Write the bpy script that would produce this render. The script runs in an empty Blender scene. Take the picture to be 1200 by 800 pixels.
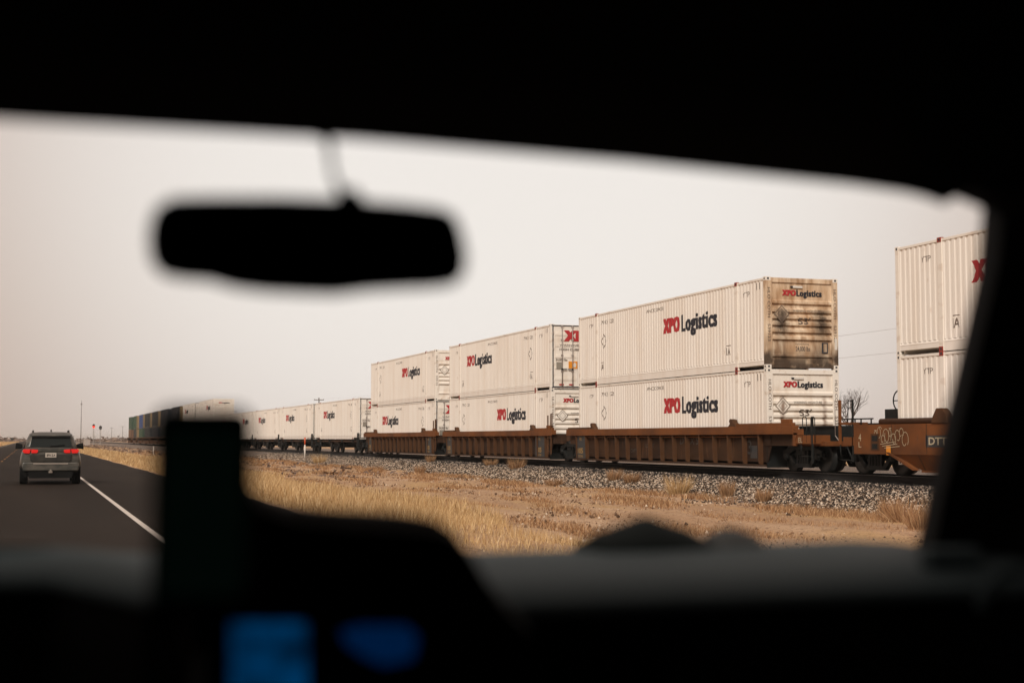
import bpy, bmesh, math, random
import numpy as np
from mathutils import Vector, Matrix

random.seed(7)
rng = np.random.default_rng(7)
R = math.radians
C = bpy.context.scene.collection
SC = bpy.context.scene

# ------------------------------------------------------------------ camera
YAW, PITCH, CAMZ = R(18.68), R(3.93), 1.47
cd = bpy.data.cameras.new('camera'); cam = bpy.data.objects.new('camera', cd); C.objects.link(cam)
cd.sensor_width = 36.0; cd.lens = 50.0
cd.clip_start = 0.05; cd.clip_end = 9000
cam.location = (0, 0, CAMZ); cam.rotation_euler = (R(90) + PITCH, 0, -YAW)
cd.dof.use_dof = True; cd.dof.focus_distance = 52.0; cd.dof.aperture_fstop = 2.3
SC.camera = cam

# ------------------------------------------------------------------ sky, sun, exposure
SUN_EL, SUN_AZ = 38.0, 215.0          # azimuth clockwise from +Y (the road), so the light comes from behind and left
w = bpy.data.worlds.new('World'); SC.world = w; w.use_nodes = True
wn, wl = w.node_tree.nodes, w.node_tree.links
bg = wn['Background']
sky = wn.new('ShaderNodeTexSky'); sky.sky_type = 'NISHITA'; sky.sun_disc = False
sky.sun_elevation = R(SUN_EL); sky.sun_rotation = R(SUN_AZ); sky.dust_density = 6.0; sky.air_density = 1.5
tc = wn.new('ShaderNodeTexCoord')
def vdot(vec):
    d = wn.new('ShaderNodeVectorMath'); d.operation = 'DOT_PRODUCT'; d.inputs[1].default_value = vec
    wl.new(tc.outputs['Generated'], d.inputs[0]); return d.outputs['Value']
mr = wn.new('ShaderNodeMapRange'); mr.interpolation_type = 'SMOOTHSTEP'
bdir = Vector((math.sin(R(18)) * math.cos(R(13)), math.cos(R(18)) * math.cos(R(13)), math.sin(R(13)))).normalized()
wl.new(vdot(bdir), mr.inputs['Value']); mr.inputs['From Min'].default_value = 0.905; mr.inputs['From Max'].default_value = 0.995
dust = wn.new('ShaderNodeMix'); dust.data_type = 'RGBA'
dust.inputs['A'].default_value = (6.0, 4.65, 4.0, 1)       # thin rosy dust low on the left
dust.inputs['B'].default_value = (9.75, 9.1, 8.7, 1)       # bright white overcast ahead to the right
wl.new(mr.outputs['Result'], dust.inputs['Factor'])
mx = wn.new('ShaderNodeMix'); mx.data_type = 'RGBA'; mx.inputs['Factor'].default_value = 0.93
wl.new(sky.outputs['Color'], mx.inputs['A']); wl.new(dust.outputs['Result'], mx.inputs['B'])
wl.new(mx.outputs['Result'], bg.inputs['Color']); bg.inputs['Strength'].default_value = 0.1
sd = bpy.data.lights.new('sun', 'SUN'); sun = bpy.data.objects.new('sun', sd); C.objects.link(sun)
sd.energy = 2.7; sd.angle = R(20); sd.color = (1.0, 0.93, 0.85)
az = R(SUN_AZ); el = R(SUN_EL)
sdir = Vector((math.sin(az) * math.cos(el), math.cos(az) * math.cos(el), math.sin(el)))
sun.rotation_euler = sdir.to_track_quat('Z', 'Y').to_euler()
SC.view_settings.view_transform = 'Standard'; SC.view_settings.look = 'None'
SC.view_settings.exposure = 0.0; SC.view_settings.gamma = 1.0; SC.view_settings.use_curve_mapping = False
SC.cycles.max_bounces = 6; SC.cycles.transparent_max_bounces = 12
SC.cycles.use_denoising = True

# ------------------------------------------------------------------ materials
def _m(name):
    m = bpy.data.materials.new(name); m.use_nodes = True
    return m, m.node_tree.nodes, m.node_tree.links, m.node_tree.nodes['Principled BSDF']
def mat(name, col, rough=0.6, var=0.0, vcol=None, scale=3.0, stretch=(1, 1, 1), metal=0.0, bump=0.0, bscale=30.0,
        emit=None, estr=0.0, spec=0.5, lo=0.4, hi=0.7, detail=6.0):
    m, n, l, b = _m(name)
    b.inputs['Base Color'].default_value = (*col, 1); b.inputs['Roughness'].default_value = rough
    b.inputs['Metallic'].default_value = metal; b.inputs['Specular IOR Level'].default_value = spec
    t = n.new('ShaderNodeTexCoord'); mp = n.new('ShaderNodeMapping'); l.new(t.outputs['Object'], mp.inputs['Vector'])
    mp.inputs['Scale'].default_value = stretch
    if var > 0:
        ns = n.new('ShaderNodeTexNoise'); ns.inputs['Scale'].default_value = scale; ns.inputs['Detail'].default_value = detail
        l.new(mp.outputs['Vector'], ns.inputs['Vector'])
        r = n.new('ShaderNodeMapRange'); l.new(ns.outputs['Fac'], r.inputs['Value'])
        r.inputs['From Min'].default_value = lo; r.inputs['From Max'].default_value = hi; r.inputs['To Max'].default_value = var
        x = n.new('ShaderNodeMix'); x.data_type = 'RGBA'
        x.inputs['A'].default_value = (*col, 1); x.inputs['B'].default_value = (*(vcol or [c * .5 for c in col]), 1)
        l.new(r.outputs['Result'], x.inputs['Factor']); l.new(x.outputs['Result'], b.inputs['Base Color'])
    if bump > 0:
        nb = n.new('ShaderNodeTexNoise'); nb.inputs['Scale'].default_value = bscale; nb.inputs['Detail'].default_value = 5
        l.new(t.outputs['Object'], nb.inputs['Vector'])
        bp = n.new('ShaderNodeBump'); bp.inputs['Strength'].default_value = bump; bp.inputs['Distance'].default_value = 0.03
        l.new(nb.outputs['Fac'], bp.inputs['Height']); l.new(bp.outputs['Normal'], b.inputs['Normal'])
    if emit:
        b.inputs['Emission Color'].default_value = (*emit, 1); b.inputs['Emission Strength'].default_value = estr
    return m

def layered(name, col, layers, rough=0.6, bump=0.0, bscale=30.0):
    """base colour with any number of noise layers (colour, amount, scale, stretch, lo, hi)"""
    m, n, l, b = _m(name)
    b.inputs['Roughness'].default_value = rough; b.inputs['Specular IOR Level'].default_value = .22
    t = n.new('ShaderNodeTexCoord')
    last = None
    for (c2, amt, sc, st, lo, hi) in layers:
        mp = n.new('ShaderNodeMapping'); l.new(t.outputs['Object'], mp.inputs['Vector']); mp.inputs['Scale'].default_value = st
        ns = n.new('ShaderNodeTexNoise'); ns.inputs['Scale'].default_value = sc; ns.inputs['Detail'].default_value = 7
        l.new(mp.outputs['Vector'], ns.inputs['Vector'])
        r = n.new('ShaderNodeMapRange'); l.new(ns.outputs['Fac'], r.inputs['Value'])
        r.inputs['From Min'].default_value = lo; r.inputs['From Max'].default_value = hi; r.inputs['To Max'].default_value = amt
        x = n.new('ShaderNodeMix'); x.data_type = 'RGBA'; x.inputs['B'].default_value = (*c2, 1)
        if last is None: x.inputs['A'].default_value = (*col, 1)
        else: l.new(last, x.inputs['A'])
        l.new(r.outputs['Result'], x.inputs['Factor']); last = x.outputs['Result']
    l.new(last, b.inputs['Base Color'])
    if bump > 0:
        nb = n.new('ShaderNodeTexNoise'); nb.inputs['Scale'].default_value = bscale; nb.inputs['Detail'].default_value = 6
        l.new(t.outputs['Object'], nb.inputs['Vector'])
        bp = n.new('ShaderNodeBump'); bp.inputs['Strength'].default_value = bump; bp.inputs['Distance'].default_value = 0.05
        l.new(nb.outputs['Fac'], bp.inputs['Height']); l.new(bp.outputs['Normal'], b.inputs['Normal'])
    return m

CREAM = (0.86, 0.815, 0.755)
M = {}
M['cream'] = layered('container_cream_paint', CREAM, [((0.70, 0.60, 0.50), .5, 1.6, (1, 1, .12), .45, .75),
        ((0.40, 0.24, 0.13), .5, 9, (1, 1, .25), .66, .78)], .55)
M['cream_frame'] = layered('container_frame_paint', (0.84, 0.79, 0.72), [((0.42, 0.27, 0.16), .6, 4, (1, .3, 1), .55, .75)], .55)
M['cream_panel'] = layered('container_end_paint', (0.84, 0.79, 0.72), [((0.52, 0.38, 0.26), .5, 3, (1, 1, .4), .5, .75)], .55)
M['red_casting'] = mat('red_casting', (0.33, 0.045, 0.03), .6, .6, (.16, .05, .03), 20)
M['logo_red'] = mat('logo_red', (0.42, 0.012, 0.02), .55, .25, (.5, .15, .12), 6)
M['logo_dark'] = mat('logo_dark', (0.015, 0.018, 0.028), .55)
M['stencil'] = mat('stencil_ink', (0.10, 0.075, 0.06), .7, .4, (.3, .22, .17), 12)
M['gasket'] = mat('black_rubber_gasket', (0.03, 0.032, 0.04), .7)
M['rod'] = mat('galvanised_rod', (0.33, 0.30, 0.28), .5, .5, (.18, .1, .06), 15)
M['orange_decal'] = mat('orange_decal', (0.75, 0.28, 0.02), .5)
M['grey_decal'] = mat('grey_decal', (0.22, 0.2, 0.17), .6, .7, (.4, .36, .3), 60)
M['red_reflector'] = mat('red_reflector', (0.4, 0.02, 0.02), .3)
M['white_decal'] = mat('white_decal', (0.7, 0.66, 0.6), .5)
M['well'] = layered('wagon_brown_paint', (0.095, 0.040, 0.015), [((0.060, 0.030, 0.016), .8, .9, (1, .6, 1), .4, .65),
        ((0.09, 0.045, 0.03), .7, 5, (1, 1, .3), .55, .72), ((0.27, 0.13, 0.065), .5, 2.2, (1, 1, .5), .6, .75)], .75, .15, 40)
M['well_bright'] = layered('wagon_orange_and_lit_chord_paint', (0.185, 0.064, 0.018), [((0.075, 0.029, 0.012), .7, .9, (1, .7, 1), .42, .66),
        ((0.10, 0.05, 0.03), .6, 7, (1, 1, .3), .58, .74)], .7, .15, 40)  # brighter tone for the lit top chords, and the smooth wagon's own orange
M['well_sheet'] = layered('wagon_side_sheet_paint_shaded', (0.056, 0.026, 0.012), [((0.022, 0.012, 0.008), .8, .8, (1, .6, 1), .4, .65),
        ((0.17, 0.085, 0.048), .5, 4, (1, 1, .25), .6, .75)], .8, .1, 40)  # darker wagon brown: shade of the recess under the chord, put into colour
M['slate'] = mat('slate_panel_paint', (0.03, 0.034, 0.038), .6, .6, (.06, .045, .035), 5)
M['iron'] = layered('grimy_iron', (0.011, 0.013, 0.013), [((0.035, 0.027, 0.022), .6, 7, (1, 1, 1), .5, .75)], .6, .2, 30)
M['wheel_steel'] = mat('worn_wheel_steel', (0.035, 0.037, 0.037), .42, .5, (.012, .014, .014), 10, metal=.6)
M['rail'] = mat('rusty_rail', (0.010, 0.009, 0.009), .85, .5, (.022, .016, .013), 6)
M['rail_top'] = mat('polished_rail_head', (0.30, 0.28, 0.27), .35, metal=.8)
M['tie'] = mat('creosote_tie', (0.014, 0.012, 0.011), .9, .5, (.03, .025, .02), 8)
M['yellow_ink'] = mat('yellow_stencil', (0.45, 0.27, 0.08), .7)
M['tag_ink'] = mat('pale_spray_paint', (0.50, 0.43, 0.30), .7)
M['asphalt'] = layered('asphalt', (0.021, 0.0145, 0.0105), [((0.036, 0.026, 0.0195), .8, .35, (1, .12, 1), .42, .65),
        ((0.008, 0.006, 0.005), .8, 30, (1, 1, 1), .45, .7), ((0.022, 0.017, 0.014), .5, .8, (1, .03, 1), .5, .7)], .85, .35, 60)
M['asphalt'].node_tree.nodes['Principled BSDF'].inputs['Specular IOR Level'].default_value = .08
M['line_white'] = mat('worn_white_paint', (0.62, 0.56, 0.50), .7, .6, (.2, .17, .15), 6, lo=.5, hi=.72)
M['line_yellow'] = mat('worn_yellow_paint', (0.62, 0.27, 0.035), .7, .4, (.2, .1, .04), 6, lo=.5, hi=.7)

def ground_material():
    m, n, l, b = _m('dry_earth')
    b.inputs['Roughness'].default_value = .95; b.inputs['Specular IOR Level'].default_value = .15
    t = n.new('ShaderNodeTexCoord')
    def noise(sc, st, lo, hi, det=7):
        mp = n.new('ShaderNodeMapping'); l.new(t.outputs['Object'], mp.inputs['Vector']); mp.inputs['Scale'].default_value = st
        ns = n.new('ShaderNodeTexNoise'); ns.inputs['Scale'].default_value = sc; ns.inputs['Detail'].default_value = det
        l.new(mp.outputs['Vector'], ns.inputs['Vector'])
        r = n.new('ShaderNodeMapRange'); l.new(ns.outputs['Fac'], r.inputs['Value']); r.inputs['From Min'].default_value = lo; r.inputs['From Max'].default_value = hi
        return r.outputs['Result'], ns.outputs['Fac']
    def mix(a, bcol, f):
        x = n.new('ShaderNodeMix'); x.data_type = 'RGBA'
        if isinstance(a, tuple): x.inputs['A'].default_value = (*a, 1)
        else: l.new(a, x.inputs['A'])
        x.inputs['B'].default_value = (*bcol, 1); l.new(f, x.inputs['Factor']); return x.outputs['Result']
    c = mix((0.41, 0.26, 0.155), (0.52, 0.355, 0.23), noise(.6, (1, .15, 1), .4, .65)[0])
    c = mix(c, (0.48, 0.31, 0.16), noise(.5, (1, .25, 1), .5, .62)[0])
    c = mix(c, (0.22, 0.125, 0.07), noise(3.5, (1, .5, 1), .58, .75)[0])
    c = mix(c, (0.10, 0.06, 0.04), noise(16, (1, .7, 1), .58, .70)[0])
    c = mix(c, (0.60, 0.43, 0.31), noise(28, (1, 1, 1), .66, .74)[0])
    l.new(c, b.inputs['Base Color'])
    bp = n.new('ShaderNodeBump'); bp.inputs['Strength'].default_value = .9; bp.inputs['Distance'].default_value = .14
    l.new(noise(7, (1, 1, 1), 0, 1, 9)[1], bp.inputs['Height']); l.new(bp.outputs['Normal'], b.inputs['Normal'])
    return m
M['earth'] = ground_material()

def random_island(name, ramp, rough=.9, spec=.2):
    m, n, l, b = _m(name)
    b.inputs['Roughness'].default_value = rough; b.inputs['Specular IOR Level'].default_value = spec
    g = n.new('ShaderNodeNewGeometry'); cr = n.new('ShaderNodeValToRGB')
    l.new(g.outputs['Random Per Island'], cr.inputs['Fac']); e = cr.color_ramp.elements
    cr.color_ramp.interpolation = 'LINEAR'
    while len(e) < len(ramp): e.new(.5)
    for i, (p, c) in enumerate(ramp): e[i].position = p; e[i].color = (*c, 1)
    l.new(cr.outputs['Color'], b.inputs['Base Color'])
    return m
M['stones'] = random_island('ballast_stone', [(0, (.012, .010, .009)), (.44, (.055, .040, .030)), (.60, (.22, .15, .10)), (.80, (.46, .35, .26)), (1, (.74, .62, .50))])
M['dark_stones'] = random_island('shade_darkened_ballast_stone', [(0, (.010, .010, .010)), (.62, (.035, .03, .027)), (.74, (.20, .15, .12)), (1, (.52, .43, .35))])  # stones darkened beside the rail, its shadow put into their colour
M['grass_gold'] = random_island('golden_dry_grass', [(0, (.26, .15, .06)), (.35, (.50, .32, .15)), (.75, (.62, .43, .22)), (1, (.78, .60, .36))])
M['grass_dull'] = random_island('brown_dry_grass', [(0, (.17, .085, .04)), (.5, (.36, .20, .10)), (1, (.58, .38, .21))])
M['scrub'] = random_island('far_scrub', [(0, (.10, .07, .06)), (.6, (.17, .12, .095)), (1, (.27, .19, .14))])
M['gravel'] = layered('ballast_bed', (0.10, 0.08, 0.07), [((0.45, 0.36, 0.29), .8, 22, (1, 1, 1), .52, .60), ((0.3, .2, .13), .5, .5, (1, .3, 1), .45, .7)], .95, .6, 40)
M['bark'] = mat('grey_bark', (0.10, 0.075, 0.06), .9, .5, (.05, .04, .03), 12)
M['wood_pole'] = mat('weathered_pole', (0.12, 0.09, 0.075), .9, .5, (.07, .05, .04), 5)

# ------------------------------------------------------------------ mesh helpers
class MB:
    def __init__(s): s.v, s.f, s.m, s.sm = [], [], [], []
    def add(s, vs, fs, mi=0, smooth=False):
        o = len(s.v); s.v += [tuple(v) for v in vs]
        for f in fs: s.f.append([i + o for i in f]); s.m.append(mi); s.sm.append(smooth)
        return s
    def box(s, x0, x1, y0, y1, z0, z1, mi=0):
        return s.add([(x0, y0, z0), (x1, y0, z0), (x1, y1, z0), (x0, y1, z0), (x0, y0, z1), (x1, y0, z1), (x1, y1, z1), (x0, y1, z1)],
              [(0, 3, 2, 1), (4, 5, 6, 7), (0, 1, 5, 4), (1, 2, 6, 5), (2, 3, 7, 6), (3, 0, 4, 7)], mi)
    def prism(s, poly, axis, a, b, mi=0):
        """poly: 2D points; axis 'x': (y,z) extruded in x; 'y': (x,z); 'z': (x,y)"""
        n = len(poly)
        def P(p, t): return {'x': (t, p[0], p[1]), 'y': (p[0], t, p[1]), 'z': (p[0], p[1], t)}[axis]
        ar = sum(poly[i][0] * poly[(i + 1) % n][1] - poly[(i + 1) % n][0] * poly[i][1] for i in range(n))
        vs = [P(p, a) for p in poly] + [P(p, b) for p in poly]
        fs = [list(range(n)), list(range(2 * n - 1, n - 1, -1))]
        for i in range(n):
            j = (i + 1) % n; fs.append([i, i + n, j + n, j])
        flip = (ar > 0) != (axis == 'y')
        if flip: fs = [f[::-1] for f in fs]
        return s.add(vs, fs, mi)
    def cyl(s, p0, p1, r0, r1=None, n=12, mi=0, smooth=True, caps=True):
        p0, p1 = Vector(p0), Vector(p1); r1 = r0 if r1 is None else r1
        d = (p1 - p0).normalized(); u = d.orthogonal().normalized(); q = d.cross(u)
        vs = []
        for p, r in ((p0, r0), (p1, r1)):
            for i in range(n):
                a = 2 * math.pi * i / n; vs.append(p + (u * math.cos(a) + q * math.sin(a)) * r)
        s.add(vs, [(i, (i + 1) % n, (i + 1) % n + n, i + n) for i in range(n)], mi, smooth)
        if caps: s.add(vs, [list(range(n))[::-1], list(range(n, 2 * n))], mi)
        return s
    def tube(s, pts, r, n=6, mi=0):
        for a, b in zip(pts[:-1], pts[1:]): s.cyl(a, b, r, n=n, mi=mi)
        return s
    def lathe_x(s, cx, cy, cz, prof, n=28, mi=0):
        """prof: list of (x offset, radius) turned about an x-parallel axis"""
        vs, fs = [], []
        for (dx, r) in prof:
            for i in range(n):
                a = 2 * math.pi * i / n; vs.append((cx + dx, cy + r * math.cos(a), cz + r * math.sin(a)))
        for k in range(len(prof) - 1):
            for i in range(n):
                j = (i + 1) % n; fs.append((k * n + i, k * n + j, (k + 1) * n + j, (k + 1) * n + i))
        s.add(vs, fs, mi, True)
        s.add(vs, [list(range(n)), list(range((len(prof) - 1) * n, len(prof) * n))[::-1]], mi)
        return s
    def loft(s, secs, mi=0, smooth=True, closed=True, caps=True):
        n = len(secs[0]); vs = [p for sec in secs for p in sec]; fs = []
        for k in range(len(secs) - 1):
            for i in range(n if closed else n - 1):
                j = (i + 1) % n; fs.append((k * n + i, k * n + j, (k + 1) * n + j, (k + 1) * n + i))
        s.add(vs, fs, mi, smooth)
        if caps: s.add(vs, [list(range(n))[::-1], list(range((len(secs) - 1) * n, len(secs) * n))], mi)
        return s
    def mesh(s, name, mats):
        me = bpy.data.meshes.new(name); me.from_pydata(s.v, [], s.f)
        for m_ in (mats if isinstance(mats, (list, tuple)) else [mats]): me.materials.append(m_)
        me.polygons.foreach_set('material_index', s.m); me.polygons.foreach_set('use_smooth', s.sm)
        me.update(); return me
    def build(s, name, mats, parent=None, bevel=0, loc=None, fix=True):
        me = s.mesh(name, mats)
        if fix or bevel:
            bm = bmesh.new(); bm.from_mesh(me)
            bmesh.ops.remove_doubles(bm, verts=bm.verts, dist=1e-5)
            bmesh.ops.recalc_face_normals(bm, faces=bm.faces)
            bm.to_mesh(me); bm.free()
        o = bpy.data.objects.new(name, me); C.objects.link(o)
        if parent: o.parent = parent
        if loc: o.location = loc
        if bevel:
            b = o.modifiers.new('bevel', 'BEVEL'); b.width = bevel; b.segments = 2; b.limit_method = 'ANGLE'
        return o
def tag(o, label=None, cat=None, group=None, kind=None):
    if label: o['label'] = label
    if cat: o['category'] = cat
    if group: o['group'] = group
    if kind: o['kind'] = kind
    return o
def empty(name, loc=(0, 0, 0), label=None, cat=None, group=None, rz=0):
    o = bpy.data.objects.new(name, None); C.objects.link(o); o.location = loc; o.rotation_euler = (0, 0, rz); o.empty_display_size = .2
    return tag(o, label, cat, group)
def copy_tree(o, loc=None, label=None, parent=None):
    c = o.copy(); C.objects.link(c)
    if parent is not None: c.parent = parent
    if loc is not None: c.location = loc
    if label: c['label'] = label
    for ch in list(o.children): copy_tree(ch, parent=c)
    return c
def share(name, src, parent, loc):
    o = bpy.data.objects.new(name, src.data); C.objects.link(o); o.parent = parent; o.location = loc
    return o
def np_mesh(name, verts, tris, mt, label=None, cat=None, kind=None, parent=None, smooth=False):
    me = bpy.data.meshes.new(name); nv, nf = len(verts), len(tris); k = tris.shape[1]
    me.vertices.add(nv); me.vertices.foreach_set('co', verts.astype(np.float32).ravel())
    me.loops.add(nf * k); me.loops.foreach_set('vertex_index', tris.astype(np.int32).ravel())
    me.polygons.add(nf); me.polygons.foreach_set('loop_start', np.arange(0, nf * k, k, dtype=np.int32))
    me.update(calc_edges=True); me.validate()
    me.materials.append(mt)
    if smooth: me.polygons.foreach_set('use_smooth', [True] * nf)
    o = bpy.data.objects.new(name, me); C.objects.link(o)
    if parent: o.parent = parent
    return tag(o, label, cat, None, kind)

_font = {}
def text_geo(body, off=0.0, spacing=1.0, shear=0.0):
    """flat text as (verts2d, faces), normalised to x from 0 to 1 with true aspect"""
    k = (body, off, spacing, shear)
    if k in _font: return _font[k]
    c = bpy.data.curves.new('t', 'FONT'); c.body = body; c.offset = off; c.space_character = spacing; c.shear = shear
    c.resolution_u = 3; c.fill_mode = 'FRONT'
    o = bpy.data.objects.new('t', c); C.objects.link(o)
    bpy.context.view_layer.update()
    me = bpy.data.meshes.new_from_object(o.evaluated_get(bpy.context.evaluated_depsgraph_get()))
    vs = np.array([v.co[:2] for v in me.vertices]); fs = [list(p.vertices) for p in me.polygons]
    x0, x1 = vs[:, 0].min(), vs[:, 0].max(); y0 = vs[:, 1].min() if 'g' not in body and ',' not in body else 0
    vs = (vs - [x0, y0]) / (x1 - x0)
    bpy.data.objects.remove(o); bpy.data.curves.remove(c); bpy.data.meshes.remove(me)
    _font[k] = (vs, fs, vs[:, 1].max()); return _font[k]
def bold_on(mb, body, x, z, width, height, plane, at, mi=0, off=.02, spacing=1.0, fat=.03, n=4):
    """heavy lettering: thin layers of the same word, each a hair in front of the last and shifted sideways"""
    for k in range(n):
        dx = fat * k / (n - 1); text_on(mb, body, x + (dx if plane == 'end' else -dx), z, width - fat, height, plane, at - .0007 * k, mi, off, spacing)
def text_on(mb, body, x, z, width, height=None, plane='end', at=0.0, mi=0, off=0.0, spacing=1.0, vertical=False):
    """plane 'end': faces -Y, runs +X.  plane 'side': faces -X, runs -Y.  x,z: lower left corner"""
    vs, fs, h = text_geo(body, off, spacing)
    sx = width; sz = (height / h) if height else width
    out = []
    for a, b in vs:
        u, v = a * sx, b * sz
        if vertical: u, v = v, -u
        out.append((x + u, at, z + v) if plane == 'end' else (at, x - u, z + v))
    mb.add(out, fs if plane == 'end' else fs, mi)

# ------------------------------------------------------------------ the setting
def hgt(x):
    xs = [-4000, -30, -12, -8.5, -6.6, -5.9, 5.0, 5.5, 6.6, 9, 12, 15, 17.4, 30, 60, 4000]
    zs = [-.4, -.4, -.35, -.3, -.12, -.03, -.03, -.05, -.16, -.34, -.34, -.26, -.2, -.22, -.3, -.3]
    return np.interp(x, xs, zs)
xs = np.unique(np.concatenate([np.array([-4000, -2000, -900, -400, -200, -100, -60, -40]), np.arange(-30, -6, 1.0), np.array([-6.6, -5.9, 0, 5.0, 5.5]),
      np.arange(6, 31, .5), np.array([35, 45, 60, 100, 200, 400, 900, 2000, 4000])]))
ys = np.unique(np.concatenate([np.arange(-20, 90, .6), np.geomspace(90, 8000, 70), np.array([-300, -100, -50])]))
X, Y = np.meshgrid(xs, ys)
bumpy = np.clip((np.abs(X - .0) - 5.6) / 2, 0, 1) * (X < 60) * (X > -40)
Z = hgt(X) + bumpy * .05 * (np.sin(X * 1.7 + np.sin(Y * .31) * 2) * np.sin(Y * .53 + X) + .8 * np.sin(X * .9 + 1) * np.sin(Y * .21 + 2)) + bumpy * rng.normal(0, .012, X.shape)
ny, nx = X.shape
idx = np.arange(ny * nx).reshape(ny, nx)
quads = np.stack([idx[:-1, :-1], idx[:-1, 1:], idx[1:, 1:], idx[1:, :-1]], -1).reshape(-1, 4)
np_mesh('ground', np.stack([X, Y, Z], -1).reshape(-1, 3), quads, M['earth'], kind='structure', smooth=True)
def strip(name, x0, x1, z, mt, y0=-30, y1=7000, kind='structure', nseg=1):
    mb = MB(); e = np.concatenate([[y0], np.geomspace(20, y1, 40)])
    for a, b in zip(e[:-1], e[1:]): mb.add([(x0, a, z), (x1, a, z), (x1, b, z), (x0, b, z)], [(0, 1, 2, 3)])
    return tag(mb.build(name, mt), kind=kind)
rd = MB()
e = np.concatenate([[-30], np.geomspace(5, 7000, 220)])
el_ = [-5.75 + .0 * a for a in e]; er_ = [5.15 + (.03 * math.sin(a * 1.3) + .05 * math.sin(a * .37 + 1)) * (a < 300) for a in e]
for i in range(len(e) - 1):
    rd.add([(el_[i], e[i], 0), (er_[i], e[i], 0), (er_[i + 1], e[i + 1], 0), (el_[i + 1], e[i + 1], 0),
            (er_[i] + .12, e[i], -.1), (er_[i + 1] + .12, e[i + 1], -.1)], [(0, 1, 2, 3), (1, 4, 5, 2)])
tag(rd.build('road', M['asphalt']), kind='structure')
tag(strip('edge_line', 1.82, 1.92, .004, M['line_white']), kind='structure')
tag(strip('edge_line', -5.20, -5.12, .004, M['line_white']), kind='structure')
mb = MB(); y = 1.0
while y < 700:
    mb.add([(-1.80, y, .004), (-1.68, y, .004), (-1.68, y + 2.2, .004), (-1.80, y + 2.2, .004)], [(0, 1, 2, 3)]); y += 11
tag(mb.build('centre_line', M['line_yellow']), kind='structure')

# track: ballast bed, stones, ties, rails
TC = 23.15; RT = .47
SHX = [17.6, 18.6, 20.9, 21.2, 25.1, 36.0, 39.0]; SHZ = [-.24, -.10, .21, .24, .24, .26, -.30]
mb = MB(); e = np.concatenate([np.arange(-20, 110, 1.2), np.geomspace(110, 1500, 50)])
prof = []
for yy in e:
    j = .12 * math.sin(yy * .7) + .1 * math.sin(yy * 1.9 + 1)
    prof.append([(x + (j if i in (0, 1) else 0), yy, z) for i, (x, z) in enumerate(zip(SHX, SHZ))])
mb.loft(prof, 0, False, closed=False, caps=False)
tag(mb.build('ballast_bed', M['gravel']), kind='structure')
def stones(n, ymin, ymax, x0, x1, size):
    t = rng.random(n); yy = ymin + (ymax - ymin) * t ** 1.3; u = rng.random(n)
    xx = x0 + (x1 - x0) * u
    keep = (xx > 18.0) | (rng.random(n) < .35); xx, yy = xx[keep], yy[keep]; n = len(xx)
    zz = np.interp(xx, SHX, SHZ); base = np.array([(1, 0, 0), (-1, 0, 0), (0, 1, 0), (0, -1, 0), (0, 0, 1), (0, 0, -1)], float)
    f = np.array([(0, 2, 4), (2, 1, 4), (1, 3, 4), (3, 0, 4), (2, 0, 5), (1, 2, 5), (3, 1, 5), (0, 3, 5)])
    q = rng.normal(size=(n, 3, 3)); q, _ = np.linalg.qr(q)
    sc = size * (.6 + .9 * rng.random((n, 1, 1))) * (1 + yy[:, None, None] * .004)
    v = (base[None] * rng.uniform(.7, 1.3, (n, 6, 1)) * sc * rng.uniform(.7, 1.2, (n, 1, 3))) @ q
    v += np.stack([xx, yy, zz + size * .3], -1)[:, None]
    return v.reshape(-1, 3), (f[None] + 6 * np.arange(n)[:, None, None]).reshape(-1, 3)
v, f = stones(85000, 14, 130, 17.2, 20.7, .029)
np_mesh('ballast_stones', v, f, M['stones'], 'pale and black ballast stones spread at the foot of the track bed', 'gravel', 'stuff')
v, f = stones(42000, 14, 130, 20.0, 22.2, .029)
np_mesh('ballast_stones', v, f, M['dark_stones'], 'mostly dark ballast stones right beside the rails, darkened to carry the shade', 'gravel', 'stuff')
mb = MB()
y = -15.0
while y < 140:
    mb.box(TC - 1.3, TC + 1.3, y, y + .23, .1, .285 + random.uniform(-.01, .01)); y += .52
tag(mb.build('railroad_ties', M['tie'], fix=False), kind='structure')
def rail(cx):
    mb = MB(); p = [(cx - .07, .29), (cx + .07, .29), (cx + .07, .305), (cx + .012, .33), (cx + .012, .42), (cx + .036, .435), (cx + .036, RT - .004), (cx - .036, RT - .004), (cx - .036, .435), (cx - .012, .42), (cx - .012, .33), (cx - .07, .305)]
    mb.prism(p, 'y', -20, 1500, 0); mb.box(cx - .034, cx + .034, -20, 1500, RT - .0035, RT, 1)
    return tag(mb.build('rail', [M['rail'], M['rail_top']]), kind='structure')
rail(TC - .752); rail(TC + .752)

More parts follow.
